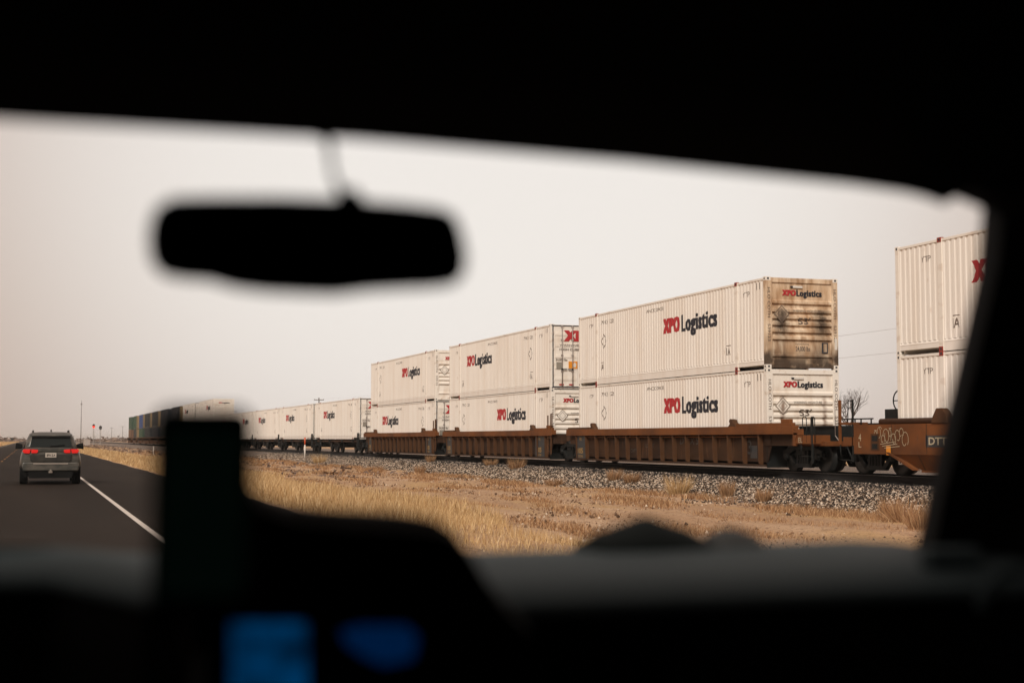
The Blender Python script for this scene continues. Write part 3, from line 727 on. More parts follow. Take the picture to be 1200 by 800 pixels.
def well_unit(s0, s1, label, near_end='joint', far_end='joint', trucks=(), arch_near=0.0, marks=None):
    """ribbed well wagon; origin on the rail at its near end, local y runs away from us"""
    root = empty('well_wagon', (WX, s0, Z0), label, 'rail wagon', 'ribbed brown well wagons')
    L = s1 - s0
    zt, zc, zb = 1.41, 1.20, .17
    wn0, wn1 = arch_near, s0_off(s0) + CL + .05        # extent of the deep well
    for sx in (0, 1):
        X = (lambda a: a) if sx == 0 else (lambda a: WW - a)
        def bx(mb, x0, x1, *r):
            a, b = sorted((X(x0), X(x1))); return mb.box(a, b, *r)
        mb = MB(); bx(mb, 0, .22, 0, L, zc, zt); bx(mb, .0, .02, 0, L, zc - .05, zc + .001); mb.build('top_chord', M['well_bright'], root, bevel=.012)
        mb = MB(); bx(mb, .20, .23, wn0, wn1, zb + .05, zc); bx(mb, .04, .22, wn0, wn1, zb - .02, zb + .05)
        # sloping cut above the wheels at each end
        x0_, x1_ = sorted((X(.20), X(.23)))
        mb.prism([(wn0, .18), (wn0, zc), (.0 if near_end == 'end' else .35, zc), (.0 if near_end == 'end' else .35, .80), (wn0 - .32 if wn0 > .9 else .38, .80)], 'x', x0_, x1_)
        mb.build('side_sheet', M['well_sheet'], root)
        if sx == 0:
            n = int((wn1 - wn0 - .3) / 1.0); rb = None
            for i in range(n + 1):
                y = wn0 + .25 + i * (wn1 - wn0 - .5) / n
                if rb is None:
                    mb = MB(); mb.prism([(.20, zb), (.20, zc - .002), (.03, zc - .002), (.06, .25), (.12, zb)], 'y', -.034, .034)
                    rb = mb.build('rib', M['well'], root, loc=(0, y, 0))
                else: share('rib', rb, root, (0, y, 0))
            mb = MB(); mb.cyl((.13, wn0 + .2, 1.08), (.13, wn1 - .2, 1.08), .025, n=8); mb.build('air_pipe', M['well_bright'], root)
        # container guide castings near the two locking positions
        for y in (s0_off(s0) + POST, s0_off(s0) + CL - POST):
            y_ = y
            mb = MB(); x0_, x1_ = sorted((X(.02), X(.20)))
            mb.prism([(y_ - .30, zt), (y_ - .24, zt + .10), (y_ - .14, zt + .13), (y_ - .10, zt + .22), (y_ + .08, zt + .25), (y_ + .15, zt + .17), (y_ + .08, zt + .10), (y_ + .22, zt)], 'x', x0_, x1_)
            mb.build('guide_casting', M['well'], root, bevel=.01)
    mb = MB(); mb.box(.2, WW - .2, wn0, wn1, zb, zb + .12)
    mb.box(.16, WW - .16, .15 if near_end != 'end' else wn0 - .3, wn0 if wn0 > .9 else .7, .80, zc + .03); mb.box(.16, WW - .16, wn1, L - .1, .80, zc + .03)
    mb.build('well_floor', M['well_sheet'], root)
    mb = MB(); mb.box(.19, WW - .19, wn0 - .05, wn0 - .02, .12, zc); mb.box(.19, WW - .19, wn1 + .02, wn1 + .05, .12, zc); mb.build('bulkhead', M['iron'], root)
    # raised guard bars on the chord ends
    so = s0_off(s0)
    mb = MB(); mb.box(.03, .17, .1, so + POST - .32, zt, zt + .09); mb.box(.03, .17, .25, .75, zt + .09, zt + .20); mb.build('guard_bar', M['well_bright'], root, bevel=.01)
    mb = MB(); mb.box(.04, .2, so + CL - POST + .4, L - .1, zt, zt + .08); mb.build('guard_bar', M['well'], root)
    if near_end == 'joint':
        # ladder posts and slate coloured number panels
        mb = MB(); mb.box(.02, .07, .15, .20, .35, 2.12); mb.box(.02, .07, .55, .60, .35, 2.05)
        for z in (.45, .75, 1.05, 1.35): mb.box(.025, .055, .2, .55, z, z + .03)
        mb.tube([(.045, .13, 2.1), (.045, .0, 2.15), (.045, .0, 1.5)], .014)
        mb.build('ladder', M['well'], root)
    for yy, sgn in (((wn0 if wn0 > .9 else 1.1) + .1, 1), (wn1 - 1.25, 1)):
        if near_end == 'end' and yy < 3: continue
        mb = MB(); mb.prism([(yy, zb), (yy, zc - .01), (yy + 1.15, zc - .01), (yy + 1.15, zb)], 'x', .09, .13)
        p = mb.build('number_panel', M['slate'], root)
        mb = MB(); text_on(mb, '105', yy + .9, .42, .55, .22, 'side', .087, 0, .01); text_on(mb, 'M2', yy + .7, .95, .22, .12, 'side', .087); text_on(mb, '53240', yy + .85, .26, .5, .09, 'side', .087)
        mb.build('panel_lettering', M['yellow_ink'], p, fix=False)
    if marks:
        mb = MB(); text_on(mb, 'DTTX 539', s0_y(8.2), .82, 1.9, .26, 'side', .197, 0, .012); text_on(mb, '53', s0_y(3.55), .52, .62, .46, 'side', .197, 0, .012)
        text_on(mb, 'LD LMT', s0_y(11.2), .70, .8, .14, 'side', .197); text_on(mb, 'CAPY', s0_y(12.6), .5, .6, .14, 'side', .197)
        mb.add([(.197, 3.0, .40), (.197, 2.55, .40), (.197, 2.55, .80), (.197, 3.0, .80)], [(0, 1, 2, 3)])
        mb.build('car_marks', M['slate'], root, fix=False)
    if near_end == 'end':
        # end platform with handholds, seen left of the coupler gap
        mb = MB(); mb.box(.02, .6, -1.15, -.05, .86, 1.12); mb.box(.0, .04, -.6, -.05, 1.12, 1.30); mb.box(.3, WW - .3, -1.35, .1, .80, .94)
        mb.prism([(0.0, .80), (0.0, 1.20), (-.3, 1.20), (-.15, .95), (-.15, .80)], 'x', .0, .1)
        mb.build('end_platform', M['well_bright'], root, bevel=.01)
        mb = MB()
        for y0_, z1_ in ((-.55, 1.62), (-1.02, 1.60)):
            mb.tube([(.03, y0_, .9), (.03, y0_, z1_), (.03, y0_ - .06, z1_ + .05), (.03, y0_ - .16, z1_ + .05), (.03, y0_ - .22, z1_), (.03, y0_ - .22, .9)], .014)
        mb.box(.0, .05, -1.14, -1.08, .3, 1.66); mb.tube([(.03, -1.1, .5), (.03, -.45, .5), (.03, -.45, .9)], .014)
        mb.build('handhold', M['iron'], root)
        mb = MB(); mb.box(.75, WW - .35, -1.3, .9, .95, 1.36); mb.box(.7, WW - .3, -1.28, .9, 1.36, 1.40); mb.build('end_deck', M['iron'], root)
        mb = MB(); mb.box(WW / 2 - .2, WW / 2 + .2, -1.75, -.8, .55, .85); mb.box(WW / 2 - .14, WW / 2 + .14, -2.1, -1.7, .5, .86); mb.tube([(WW / 2 - .5, -1.3, .8), (WW / 2 - .5, -1.6, .4), (WW / 2 - .45, -2.0, .3)], .03); mb.build('coupler', M['iron'], root, bevel=.02)
        mb = MB(); text_on(mb, 'EL', -.35, .90, .22, .15, 'side', -.003); mb.build('platform_lettering', M['tag_ink'], root, fix=False)
    for y in trucks: truck(root, y)
    return root
_soff = 0
def s0_off(s0): return _soff
def s0_y(v): return v
_soff = 2.0
u1 = well_unit(37.7, 56.7, 'brown ribbed well wagon under the grimy container stack, with end platform and handholds', 'end', 'joint', (38.05, 57.65), arch_near=1.95, marks=True)
_soff = .8
u2 = well_unit(58.5, 75.9, 'brown ribbed well wagon under the stack with the barred doors', 'joint', 'joint', (76.7,), arch_near=.74)
_soff = 1.05
u3 = well_unit(77.35, 95.6, 'brown ribbed well wagon under the third double stack, next to the dark flat wagons', 'joint', 'end', (95.9,), arch_near=.74)

# smooth sided orange wagon at the right edge
def smooth_wagon():
    s0, s1 = 14.0, 34.35
    root = empty('well_wagon', (WX, s0, Z0), 'orange smooth sided well wagon with sprayed graffiti, leaving the picture at the right', 'rail wagon'); L = s1 - s0
    e0 = L - 2.35                       # where the deep well ends
    for sx in (0, 1):
        def X(a): return a if sx == 0 else WW - a
        def quadp(mb, pts): mb.add(pts, [list(range(len(pts)))])
        mb = MB()
        # vertical upper sheet
        up = [(2.0, .62), (2.0, 1.40), (L, 1.40), (L, .60), (L - .7, .60), (L - 1.7, .60)]
        mb.prism(up, 'x', *sorted((X(.0), X(.03))))
        mb.build('side_sheet', M['well_bright'], root)
        # lower sheet leaning inward, cut diagonally over the wheels
        mb = MB(); yb = e0
        a = [(X(.0), 2.0, .62), (X(.0), L - 1.7, .62), (X(.22), yb - .55, .19), (X(.22), 2.0, .19)]
        b = [(X(.03), 2.0, .60), (X(.03), L - 1.7, .60), (X(.25), yb - .55, .19), (X(.25), 2.0, .19)]
        mb.add(a + b, [(0, 1, 2, 3), (7, 6, 5, 4), (0, 4, 5, 1), (1, 5, 6, 2), (2, 6, 7, 3), (3, 7, 4, 0)])
        mb.box(*sorted((X(.20), X(.28))), 2.0, yb - .5, .15, .20)
        mb.build('lower_sheet', M['well_bright'], root)
        mb = MB(); mb.prism([(L - 1.72, .66), (L - 1.55, .66), (yb - .45, .20), (yb - .62, .20)], 'x', *sorted((X(-.03), X(.10)))); mb.build('wheel_brace', M['well_bright'], root)
        mb = MB(); mb.cyl((X(.10), 2.0, 1.47), (X(.10), L - 1.2, 1.47), .085, n=12); mb.build('top_tube', M['well'], root)
        mb = MB(); mb.prism([(L - 4.3, 1.40), (L - 4.25, 1.62), (L - 4.08, 1.78), (L - 3.85, 1.78), (L - 3.7, 1.58), (L - 3.62, 1.40)], 'x', *sorted((X(-.04), X(.16)))); mb.build('guide_casting', M['well'], root, bevel=.02)
        if sx == 0:
            for y in np.arange(3.0, L - .5, 1.55):
                mb = MB(); mb.box(-.008, .0, y, y + .03, .63, 1.39); mb.build('weld_seam', M['well'], root)
            for y in np.arange(4, yb - .6, .95):
                mb = MB(); mb.add([(-.005, y, .60), (-.005, y + .07, .60), (.21, y + .07, .20), (.21, y, .20)], [(0, 1, 2, 3)]); mb.build('lower_rib', M['well'], root, fix=False)
    mb = MB(); mb.box(.24, WW - .24, 2, e0 - .5, .19, .3); mb.box(.03, WW - .03, e0 - .6, L - .05, .62, 1.05); mb.build('well_floor', M['well_sheet'], root)
    # end frame: openings, step, posts, brake wheel
    mb = MB(); mb.box(-.012, .0, L - 1.25, L - .85, .70, 1.15, 0); mb.box(-.02, -.012, L - 1.18, L - .92, .95, 1.10, 1); mb.box(-.02, -.012, L - 1.18, L - .92, .74, .88, 1)
    mb.build('access_panel', [M['well'], M['iron']], root)
    mb = MB(); mb.box(.0, .6, L, L + .55, .82, 1.06); mb.box(.0, .4, L - .1, L + .8, 1.40, 1.47); mb.box(.3, WW - .3, L - .1, L + 1.1, .80, .94); mb.build('end_platform', M['well_bright'], root, bevel=.01)
    mb = MB(); mb.box(.0, .065, L + .72, L + .785, .86, 2.10, 0); mb.build('end_post', M['well_bright'], root)
    mb = MB(); mb.box(.0, .045, L + .05, L + .095, .38, 2.10, 0); mb.tube([(.03, L + .08, 2.05), (.03, L + .3, 2.08), (.03, L + .34, 1.5)], .013); mb.tube([(.03, L + .1, .42), (.03, L + .7, .42), (.03, L + .75, .9)], .014); mb.build('end_post', M['iron'], root)
    mb = MB(); mb.tube([(.03, L + .78, 2.06), (.03, L + 1.0, 2.08), (.03, L + 1.0, 1.1), (.03, L + .8, .95)], .013); mb.build('handhold', M['rod'], root)
    mb = MB(); mb.tube([(.05, L + .6, 1.56), (.05, L - .9, 1.56)], .02)
    for q in (.0, -.3, .4, -.8): mb.cyl((.05, L + q, 1.40), (.05, L + q, 1.56), .022, n=6)
    mb.build('handrail', M['iron'], root)
    mb = MB(); mb.box(.75, WW - .35, L - .9, L + 1.2, .95, 1.36); mb.build('end_deck', M['iron'], root)
    cy, cz, bx_ = L - .12, 2.08, 1.4
    mb = MB(); n = 20; pts = [(bx_, cy + .28 * math.cos(2 * math.pi * i / n), cz + .28 * math.sin(2 * math.pi * i / n)) for i in range(n + 1)]
    mb.tube(pts, .02)
    for i in range(0, n, 5): mb.cyl((bx_, cy, cz), pts[i], .015, n=6)
    mb.build('brake_wheel', M['iron'], root)
    mb = MB(); mb.box(bx_ + .02, bx_ + .25, cy - .15, cy + .75, 1.45, 1.85); mb.cyl((bx_ + .1, cy, cz), (bx_ + .1, cy, 1.2), .04); mb.box(1.0, 1.7, cy - .2, cy + 1.0, 1.05, 1.46); mb.build('brake_housing', M['iron'], root, bevel=.02)
    mb = MB(); mb.box(WW / 2 - .14, WW / 2 + .14, L + .7, L + 1.45, .5, .86); mb.build('coupler', M['iron'], root, bevel=.02)
    # lettering and marks
    mb = MB(); mb.box(-.008, .0, L - 5.3, L - 3.35, .80, 1.10, 0); p = mb.build('name_panel', M['slate'], root)
    mb = MB(); text_on(mb, 'DTTX', L - 3.48, .86, 1.05, .19, 'side', -.011, 0, .02); text_on(mb, '724', L - 4.65, .85, .55, .19, 'side', -.011, 0, .02); mb.build('panel_lettering', M['tag_ink'], p, fix=False)
    mb = MB(); mb.box(-.01, -.004, L - 1.78, L - 1.58, .58, .82, 0); mb.build('yellow_sticker', M['orange_decal'], root)
    g = MB(); r2 = random.Random(3)
    for k in range(9):                  # looping spray strokes
        yy = L - .75 - k * .17 - .3; zz = 1.10 + .10 * math.sin(k * 2.1); pts = []
        ph, rr_ = r2.uniform(0, 6), r2.uniform(.06, .13)
        for t in range(12): a = ph + t * .6; pts.append((-.012, yy + rr_ * math.cos(a) - t * .008, zz + rr_ * 1.5 * math.sin(a)))
        for (q0, q1) in zip(pts[:-1], pts[1:]):
            d = Vector(q1) - Vector(q0); nrm = Vector((0, -d.z, d.y)).normalized() * .008
            g.add([Vector(q0) - nrm, Vector(q1) - nrm, Vector(q1) + nrm, Vector(q0) + nrm], [(0, 1, 2, 3)])
    for k in range(3): g.add([(-.012, L - 1.3 - k * .1, .86 - k * .05), (-.012, L - 2.0 - k * .1, .93 - k * .06), (-.012, L - 2.0 - k * .1, .945 - k * .06), (-.012, L - 1.3 - k * .1, .875 - k * .05)], [(0, 1, 2, 3)])
    g.build('graffiti', M['tag_ink'], root, fix=False)
    mb = MB(); text_on(mb, '4', L - .25, .95, .13, .2, 'side', -.008); text_on(mb, 'L', L - .25, .78, .13, .15, 'side', -.008); mb.build('chalk_marks', M['tag_ink'], root, fix=False)
    truck(root, 34.15 + .0); truck(root, 15.5)
smooth_wagon()

# dark skeletal flat wagons under the single containers
def spine(s0, s1, label, proto_=None):
    root = empty('flat_wagon', (WX, s0, Z0), label, 'rail wagon', 'dark skeletal flat wagons'); L = s1 - s0
    mb = MB(); mb.box(WW / 2 - .35, WW / 2 + .35, 0, L, .55, .95); mb.build('centre_beam', M['iron'], root)
    for i, y in enumerate((.6, 2.4, L * .36, L * .64, L - 2.4, L - .6)):
        mb = MB(); mb.box(.25, WW - .25, y - .2, y + .2, .78, 1.0); mb.box(.25, .55, y - .35, y + .35, .86, 1.015); mb.build('cross_bearer', M['iron'], root)
    mb = MB(); mb.box(.3, .45, .3, L - .3, .80, .93); mb.box(WW - .45, WW - .3, .3, L - .3, .80, .93); mb.build('side_rail', M['well_sheet'], root)
    mb = MB(); mb.cyl((.8, L * .5, .5), (.8, L * .5 + 1.3, .5), .2, n=12); mb.box(.4, .8, L * .5 + 2, L * .5 + 2.6, .3, .8); mb.build('air_reservoir', M['iron'], root)
    mb = MB(); mb.box(.2, .26, .1, .16, .3, 1.45); mb.box(.2, .26, .5, .56, .3, 1.45)
    for z in (.4, .7, 1.0, 1.3): mb.box(.21, .25, .16, .5, z, z + .03)
    mb.build('ladder', M['iron'], root)
    return root
sp_list = [(98.0, 114.6, 'dark flat wagon under the first unstacked container'), (115.3, 131.3, 'dark flat wagon under the second unstacked container'),
    (131.8, 148.0, 'dark flat wagon behind the orange and white marker post'), (148.4, 164.8, 'dark flat wagon beside the phone, under the fourth unstacked container'), (165.1, 181.8, 'dark flat wagon hidden behind the phone')]
for a, b, lb in sp_list:
    r0 = spine(a, b, lb); truck(r0, a + 1.0); truck(r0, a + 9.2)
# simplified far wells
for i, (s, n_) in enumerate(zip((182.4, 204.3, 225, 245.5, 264.2, 282.5, 300.8, 319, 336), ('under the far white stack above the phone', 'under the far white stack left of it, behind the phone',
      'under the navy and tan stack', 'under the second navy stack', 'under the slate stack with tan doors', 'just right of the blue container stack', 'under the blue container', 'under the inner green container', 'at the tail under the last green container'))):
    root = empty('well_wagon', (WX, s - 1, Z0), 'far brownish well wagon ' + n_, 'rail wagon', 'far well wagons'); L = 17.8 if s < 290 else (13.5 if s < 310 else 11.6)
    mb = MB(); mb.box(0, .2, 0, L, 1.2, 1.41); mb.box(WW - .2, WW, 0, L, 1.2, 1.41); mb.build('top_chord', M['well'], root)
    mb = MB(); mb.box(.14, WW - .14, .9, L - .9, .17, 1.2); mb.box(.14, WW - .14, 0, L, .8, 1.2); mb.build('side_sheet', M['well'], root)
    truck(root, s - 2.0 if i else s - .6)

# ------------------------------------------------------------------ lineside things
def post(loc, h, segs, r, label, cat, name, parts=('post_shaft', 'post_top'), group=None):
    root = empty(name, loc, label, cat, group)
    z = 0
    for i, (m_, hh) in enumerate(segs):
        mb = MB(); mb.cyl((0, 0, z), (0, 0, z + hh), r, n=10); mb.build(parts[min(i, len(parts) - 1)], m_, root); z += hh
    return root
M['white_post'] = mat('white_plastic', (.72, .66, .60), .5); M['orange_post'] = mat('orange_plastic', (.62, .10, .03), .5)
M['red_lamp'] = mat('red_signal_lamp', (.6, .03, .02), .4, emit=(1, .05, .02), estr=1.6)
M['amber'] = M['orange_decal']; M['galv'] = mat('galvanised', (.34, .31, .29), .5)
post((19.3, 105, -.06), 1.7, [(M['white_post'], 1.12), (M['orange_post'], .55)], .055, 'slim white marker post with orange top beside the track', 'marker post', 'marker_post')
post((12.8, 160, -.34), 1.1, [(M['white_post'], 1.05)], .06, 'short white post in the dry grass left of the phone', 'marker post', 'marker_post')
MAST = empty('radio_mast', (16.8, 520, -.3), 'tall thin mast rising from the horizon right of the SUV', 'mast')
mb = MB(); mb.cyl((0, 0, 0), (0, 0, 14.6), .13, .07, n=8); mb.build('shaft', M['wood_pole'], MAST)
mb = MB(); mb.box(-.35, .35, -.1, .1, 13.9, 14.1); mb.box(-.05, .05, -.05, .05, 14.6, 15.3); mb.build('antenna', M['wood_pole'], MAST)
def signal(x, y, h, lamp, label):
    r = empty('railway_signal', (x, y, -.3), label, 'railway signal', 'railway signals ahead')
    mb = MB(); mb.cyl((0, 0, 0), (0, 0, h), .09, n=8); mb.box(-.3, .3, -.3, .3, 0, .5); mb.build('mast', M['galv'], r)
    mb = MB(); mb.prism([(.42 * math.cos(a), h - .1 + .62 * math.sin(a)) for a in np.linspace(0, 2 * math.pi, 16)[:-1]], 'y', -.06, .06); mb.build('backboard', M['iron'], r)
    for k in range(2):
        if k == 0 and lamp: mb = MB(); mb.cyl((0, -.10, h - .35), (0, -.07, h - .35), .36, n=14); mb.build('lamp', M['red_lamp'], r)
        mb = MB(); mb.cyl((0, -.30, h + .15 - k * .5), (0, -.07, h + .15 - k * .5), .14, n=12); mb.build('lamp_hood', M['iron'], r)
    mb = MB(); mb.box(.15, .2, .0, .04, .5, h - .6); mb.box(-.2, -.15, 0, .04, .5, h - .6); mb.build('ladder', M['galv'], r)
signal(18.4, 455, 5.9, True, 'lit red railway signal on a pale mast near the horizon')
signal(19.3, 430, 5.2, False, 'dark unlit railway signal on a mast right of the red one')
cab = empty('equipment_cabinet', (14.8, 408, -.3), 'pale square equipment shelter on the horizon beside the SUV', 'shelter')
mb = MB(); mb.box(-.85, .85, 0, 1.6, 0, 1.75); mb.build('shelter_wall', mat('pale_shelter_panel', (.36, .31, .28), .6), cab); mb = MB(); mb.prism([(-.95, 1.75), (.95, 1.75), (0, 1.95)], 'y', -.08, 1.7); mb.build('shelter_roof', M['galv'], cab)
mb = MB(); mb.box(-.3, .3, -.02, .0, .1, 1.5); mb.build('shelter_door', M['galv'], cab)
for (x, y, wd, lb) in ((-8.9, 790, 1.5, 'dark back of a road sign on the left verge near the horizon'), (-9.4, 455, .9, 'small dark marker sign at the left edge of the picture')):
    r = empty('road_sign', (x, y, -.35), lb, 'road sign'); mb = MB(); mb.box(-.06, .06, 0, .08, 0, 2.2 if wd > 1 else 1.2); mb.build('sign_post', M['iron'], r)
    mb = MB(); h0 = 1.3 if wd > 1 else .7; mb.box(-wd / 2, wd / 2, -.03, 0, h0, h0 + wd * .8); mb.build('sign_plate', M['iron'], r)
# utility poles and wires beyond the train
PX = 60.0; prev = None
for i in range(9):
    y = 1150 - 140 * i
    lb = ['utility pole with a crossarm, farthest of the line right of the mast', 'utility pole with a crossarm, middle one between signals and train tail', 'utility pole with a crossarm, closest to the tail of the train'][i] if i < 3 else 'wooden utility pole standing behind the train'
    r = empty('utility_pole', (PX, y, -.3), lb, 'utility pole', 'utility poles beyond the train')
    mb = MB(); mb.cyl((0, 0, 0), (0, 0, 10.9), .16, .11, n=8); mb.build('pole', M['wood_pole'], r)
    mb = MB(); mb.box(-1.1, 1.1, -.06, .06, 10.3, 10.45); mb.build('crossarm', M['wood_pole'], r)
    for q in (-1, 0, 1):
        mb = MB(); mb.cyl((q, 0, 10.45), (q, 0, 10.65), .05, n=6); mb.build('insulator', M['galv'], r)
wr = MB()
for i in range(9):
    y1_ = 1150 - 140 * i; y0_ = y1_ - 140
    for (x, z, sag) in ((PX - 1, 10.3, .9), (PX, 8.5, .7)):
        pts = [(x, y0_ + 140 * t / 10, z - 4 * sag * (t / 10) * (1 - t / 10)) for t in range(11)]
        wr.tube(pts, .012, n=4)
tag(wr.build('power_lines', M['galv'], fix=False), 'thin power lines strung behind the train, seen in the gap between stacks', 'power line')

def bare_tree(name, loc, h, label, depth=6, seed=1, spread=.5):
    r = random.Random(seed); root = empty(name, loc, label, 'tree'); trunk = MB(); crown = MB()
    def grow(p, d, ln, rad, lv):
        q = p + d * ln; (trunk if lv < 2 else crown).cyl(p, q, rad, rad * .7, n=6 if lv < 3 else 4, caps=False)
        if lv >= depth: return
        for k in range(3 if lv in (1, 2, 3) else 2):
            nd = (d + Vector((r.gauss(0, spread), r.gauss(0, spread), r.gauss(.12, spread * .5)))).normalized(); grow(q, nd, ln * r.uniform(.62, .85), rad * .62, lv + 1)
    grow(Vector((0, 0, 0)), Vector((0, 0, 1)), h * .27, h * .022, 0)
    trunk.build('trunk', M['bark'], root, fix=False); crown.build('crown', M['bark'], root, fix=False); return root
bare_tree('bare_tree', (49.0, 78.3, -.3), 5.6, 'leafless tree showing between the grimy stack and the right edge stack', 7, 4)
bare_tree('bare_bush', (52.5, 76.5, -.3), 3.3, 'low leafless bush right of the leafless tree, behind the wagons', 6, 9)
bare_tree('bare_bush', (46.0, 83.0, -.3), 3.4, 'low leafless bush left of the leafless tree, half behind the container', 6, 12)

# far scrub on the horizon: many small ragged clumps, one mass
def scrub(name, n, xr, yr, hmax, label):
    V, F = [], []; 
    u = rng.random(n); yy = yr[0] + (yr[1] - yr[0]) * u; xx = xr[0] + (xr[1] - xr[0]) * rng.random(n)
    hh = hmax * (.35 + .65 * rng.random(n) ** 2); ww = hh * rng.uniform(.9, 2.4, n)
    k = 9; vs = np.zeros((n, k * 3, 3)); 
    for j in range(k):
        c = np.stack([xx + ww * rng.uniform(-.5, .5, n), yy + ww * rng.uniform(-.5, .5, n), -.3 + hh * rng.uniform(0, .7, n)], -1)
        for q in range(3): vs[:, j * 3 + q] = c + np.stack([ww * rng.uniform(-.35, .35, n), ww * rng.uniform(-.3, .3, n), hh * rng.uniform(-.3, .35, n)], -1)
    vs[:, :, 2] = np.maximum(vs[:, :, 2], -.35)
    f = np.arange(n * k * 3).reshape(-1, 3)
    np_mesh(name, vs.reshape(-1, 3), f, M['scrub'], label, 'scrub', 'stuff')
scrub('distant_scrub', 2600, (-500, 700), (900, 1500), 4.6, 'low dark scrub and trees along the horizon')
scrub('roadside_scrub', 420, (11, 19), (60, 420), .55, 'brown weeds between the road and the railway far ahead')

# ------------------------------------------------------------------ dry grass
def blades(n, fx, hfun, width, name, mt, label, lean=.35):
    xx, yy = fx(n); n = len(xx); h = hfun(xx, yy) * rng.uniform(.55, 1.25, n)
    zb = hgt(xx); a = rng.uniform(0, 2 * math.pi, n)
    wd = np.maximum(width, yy * .00035) * rng.uniform(.6, 1.4, n)
    dx, dy = np.cos(a) * wd, np.sin(a) * wd
    lx, ly = rng.normal(.05, lean, n) * h, rng.normal(0, lean, n) * h
    v = np.zeros((n, 3, 3)); v[:, 0] = np.stack([xx - dx, yy - dy, zb - .03], -1); v[:, 1] = np.stack([xx + dx, yy + dy, zb - .03], -1)
    v[:, 2] = np.stack([xx + lx, yy + ly, zb + h], -1)
    return np_mesh(name, v.reshape(-1, 3), np.arange(3 * n).reshape(-1, 3), mt, label, 'grass', 'stuff')
def n2(x, y, s=1.0, p=0.0):
    return .5 + .25 * (np.sin(x * 1.3 * s + p + 1.7 * np.sin(y * .37 * s)) + np.sin(y * .71 * s + 1.3 * np.sin(x * .9 * s + p)))
def verge(n):
    y = 14 * (260 / 14) ** rng.random(n); x = 5.45 + 5.6 * rng.random(n) ** 1.1
    edge = 8.8 + 1.6 * n2(x * 0, y, .6); k = (x < edge) & (rng.random(n) < np.where(y < 27, .35, 1.0) * (.35 + .65 * n2(x, y, 1.3)))
    return x[k], y[k]
blades(150000, verge, lambda x, y: np.clip(.16 + (y - 18) * .016, .14, .48) * (.6 + .5 * n2(x, y, .8)) * np.clip((x - 5.2) / 1.2, .35, 1), .006, 'verge_grass', M['grass_gold'], 'golden dry grass standing along the right road edge')
def left(n):
    y = 60 * (900 / 60) ** rng.random(n); x = -6.2 - 14 * rng.random(n) ** 1.5; return x, y
blades(45000, left, lambda x, y: .38 + 0 * x, .012, 'left_verge_grass', M['grass_gold'], 'golden dry grass beyond the left road edge')
def dirt(n):
    y = 16 * (200 / 16) ** rng.random(n); x = 9.0 + 9.3 * rng.random(n)
    p = np.clip((n2(x, y * .35, 2.2, 2) - .52) * 3.2, 0.02, 1) * np.where(x > 15.8, 1.3, .55); k = rng.random(n) < p; return x[k], y[k]
blades(260000, dirt, lambda x, y: .055 + .09 * n2(x, y, 3) + .05 * (x > 15.5), .006, 'sparse_grass', M['grass_dull'], 'short sparse dry grass scattered over the bare earth', .6)
def clods(n):
    xx = rng.uniform(8.5, 18.2, n); yy = 16 + 90 * rng.random(n) ** 1.2; k = n2(xx, yy, 1.7, 4) > rng.random(n) * .9; xx, yy = xx[k], yy[k]; n = len(xx)
    base = np.array([(1, 0, 0), (-1, 0, 0), (0, 1, 0), (0, -1, 0), (0, 0, 1), (0, 0, -1)], float); f = np.array([(0, 2, 4), (2, 1, 4), (1, 3, 4), (3, 0, 4), (2, 0, 5), (1, 2, 5), (3, 1, 5), (0, 3, 5)])
    v = base[None] * rng.uniform(.6, 1.3, (n, 6, 1)) * (.012 + .04 * rng.random((n, 1, 1)) ** 3) + np.stack([xx, yy, hgt(xx) + .01], -1)[:, None]
    return v.reshape(-1, 3), (f[None] + 6 * np.arange(n)[:, None, None]).reshape(-1, 3)
v, f = clods(22000)
M['clod'] = random_island('earth_clod', [(0, (.05, .03, .02)), (.5, (.25, .15, .09)), (.8, (.45, .31, .2)), (1, (.66, .54, .42))])
np_mesh('loose_pebbles', v, f, M['clod'], 'loose pebbles and clods lying on the bare earth', 'pebbles', 'stuff')
# tufts one can count
def tuft(loc, h, wd, label, n=260, mt=None, seed=0):
    g = np.random.default_rng(seed); a = g.uniform(0, 2 * math.pi, n); r = wd * .35 * np.sqrt(g.random(n)); out = g.uniform(.2, 1, n) * wd * .55
    bx_, by = r * np.cos(a), r * np.sin(a); hh = h * g.uniform(.45, 1.15, n); t = g.uniform(0, 2 * math.pi, n); w_ = .009
    v = np.zeros((n, 3, 3)); v[:, 0] = np.stack([bx_ - w_ * np.cos(t), by - w_ * np.sin(t), 0 * a - .02], -1); v[:, 1] = np.stack([bx_ + w_ * np.cos(t), by + w_ * np.sin(t), 0 * a - .02], -1)
    v[:, 2] = np.stack([bx_ + out * np.cos(a), by + out * np.sin(a), hh], -1)
    o = np_mesh('grass_tuft', v.reshape(-1, 3), np.arange(3 * n).reshape(-1, 3), mt or M['grass_dull'], label, 'grass tuft'); o.location = loc; o['group'] = 'dry tufts beside the ballast'; return o
def gpt(px, py, hz):
    """ground point (x, y) at height hz that stands at a spot of the photograph (1200 wide)"""
    u, v_ = px - 600, 400 - py; up = v_ * math.cos(PITCH) + 1666.7 * math.sin(PITCH); fw = 1666.7 * math.cos(PITCH) - v_ * math.sin(PITCH)
    yy = fw * math.cos(YAW) - u * math.sin(YAW); xx = fw * math.sin(YAW) + u * math.cos(YAW); k = (hz - CAMZ) / up
    return xx * k, yy * k
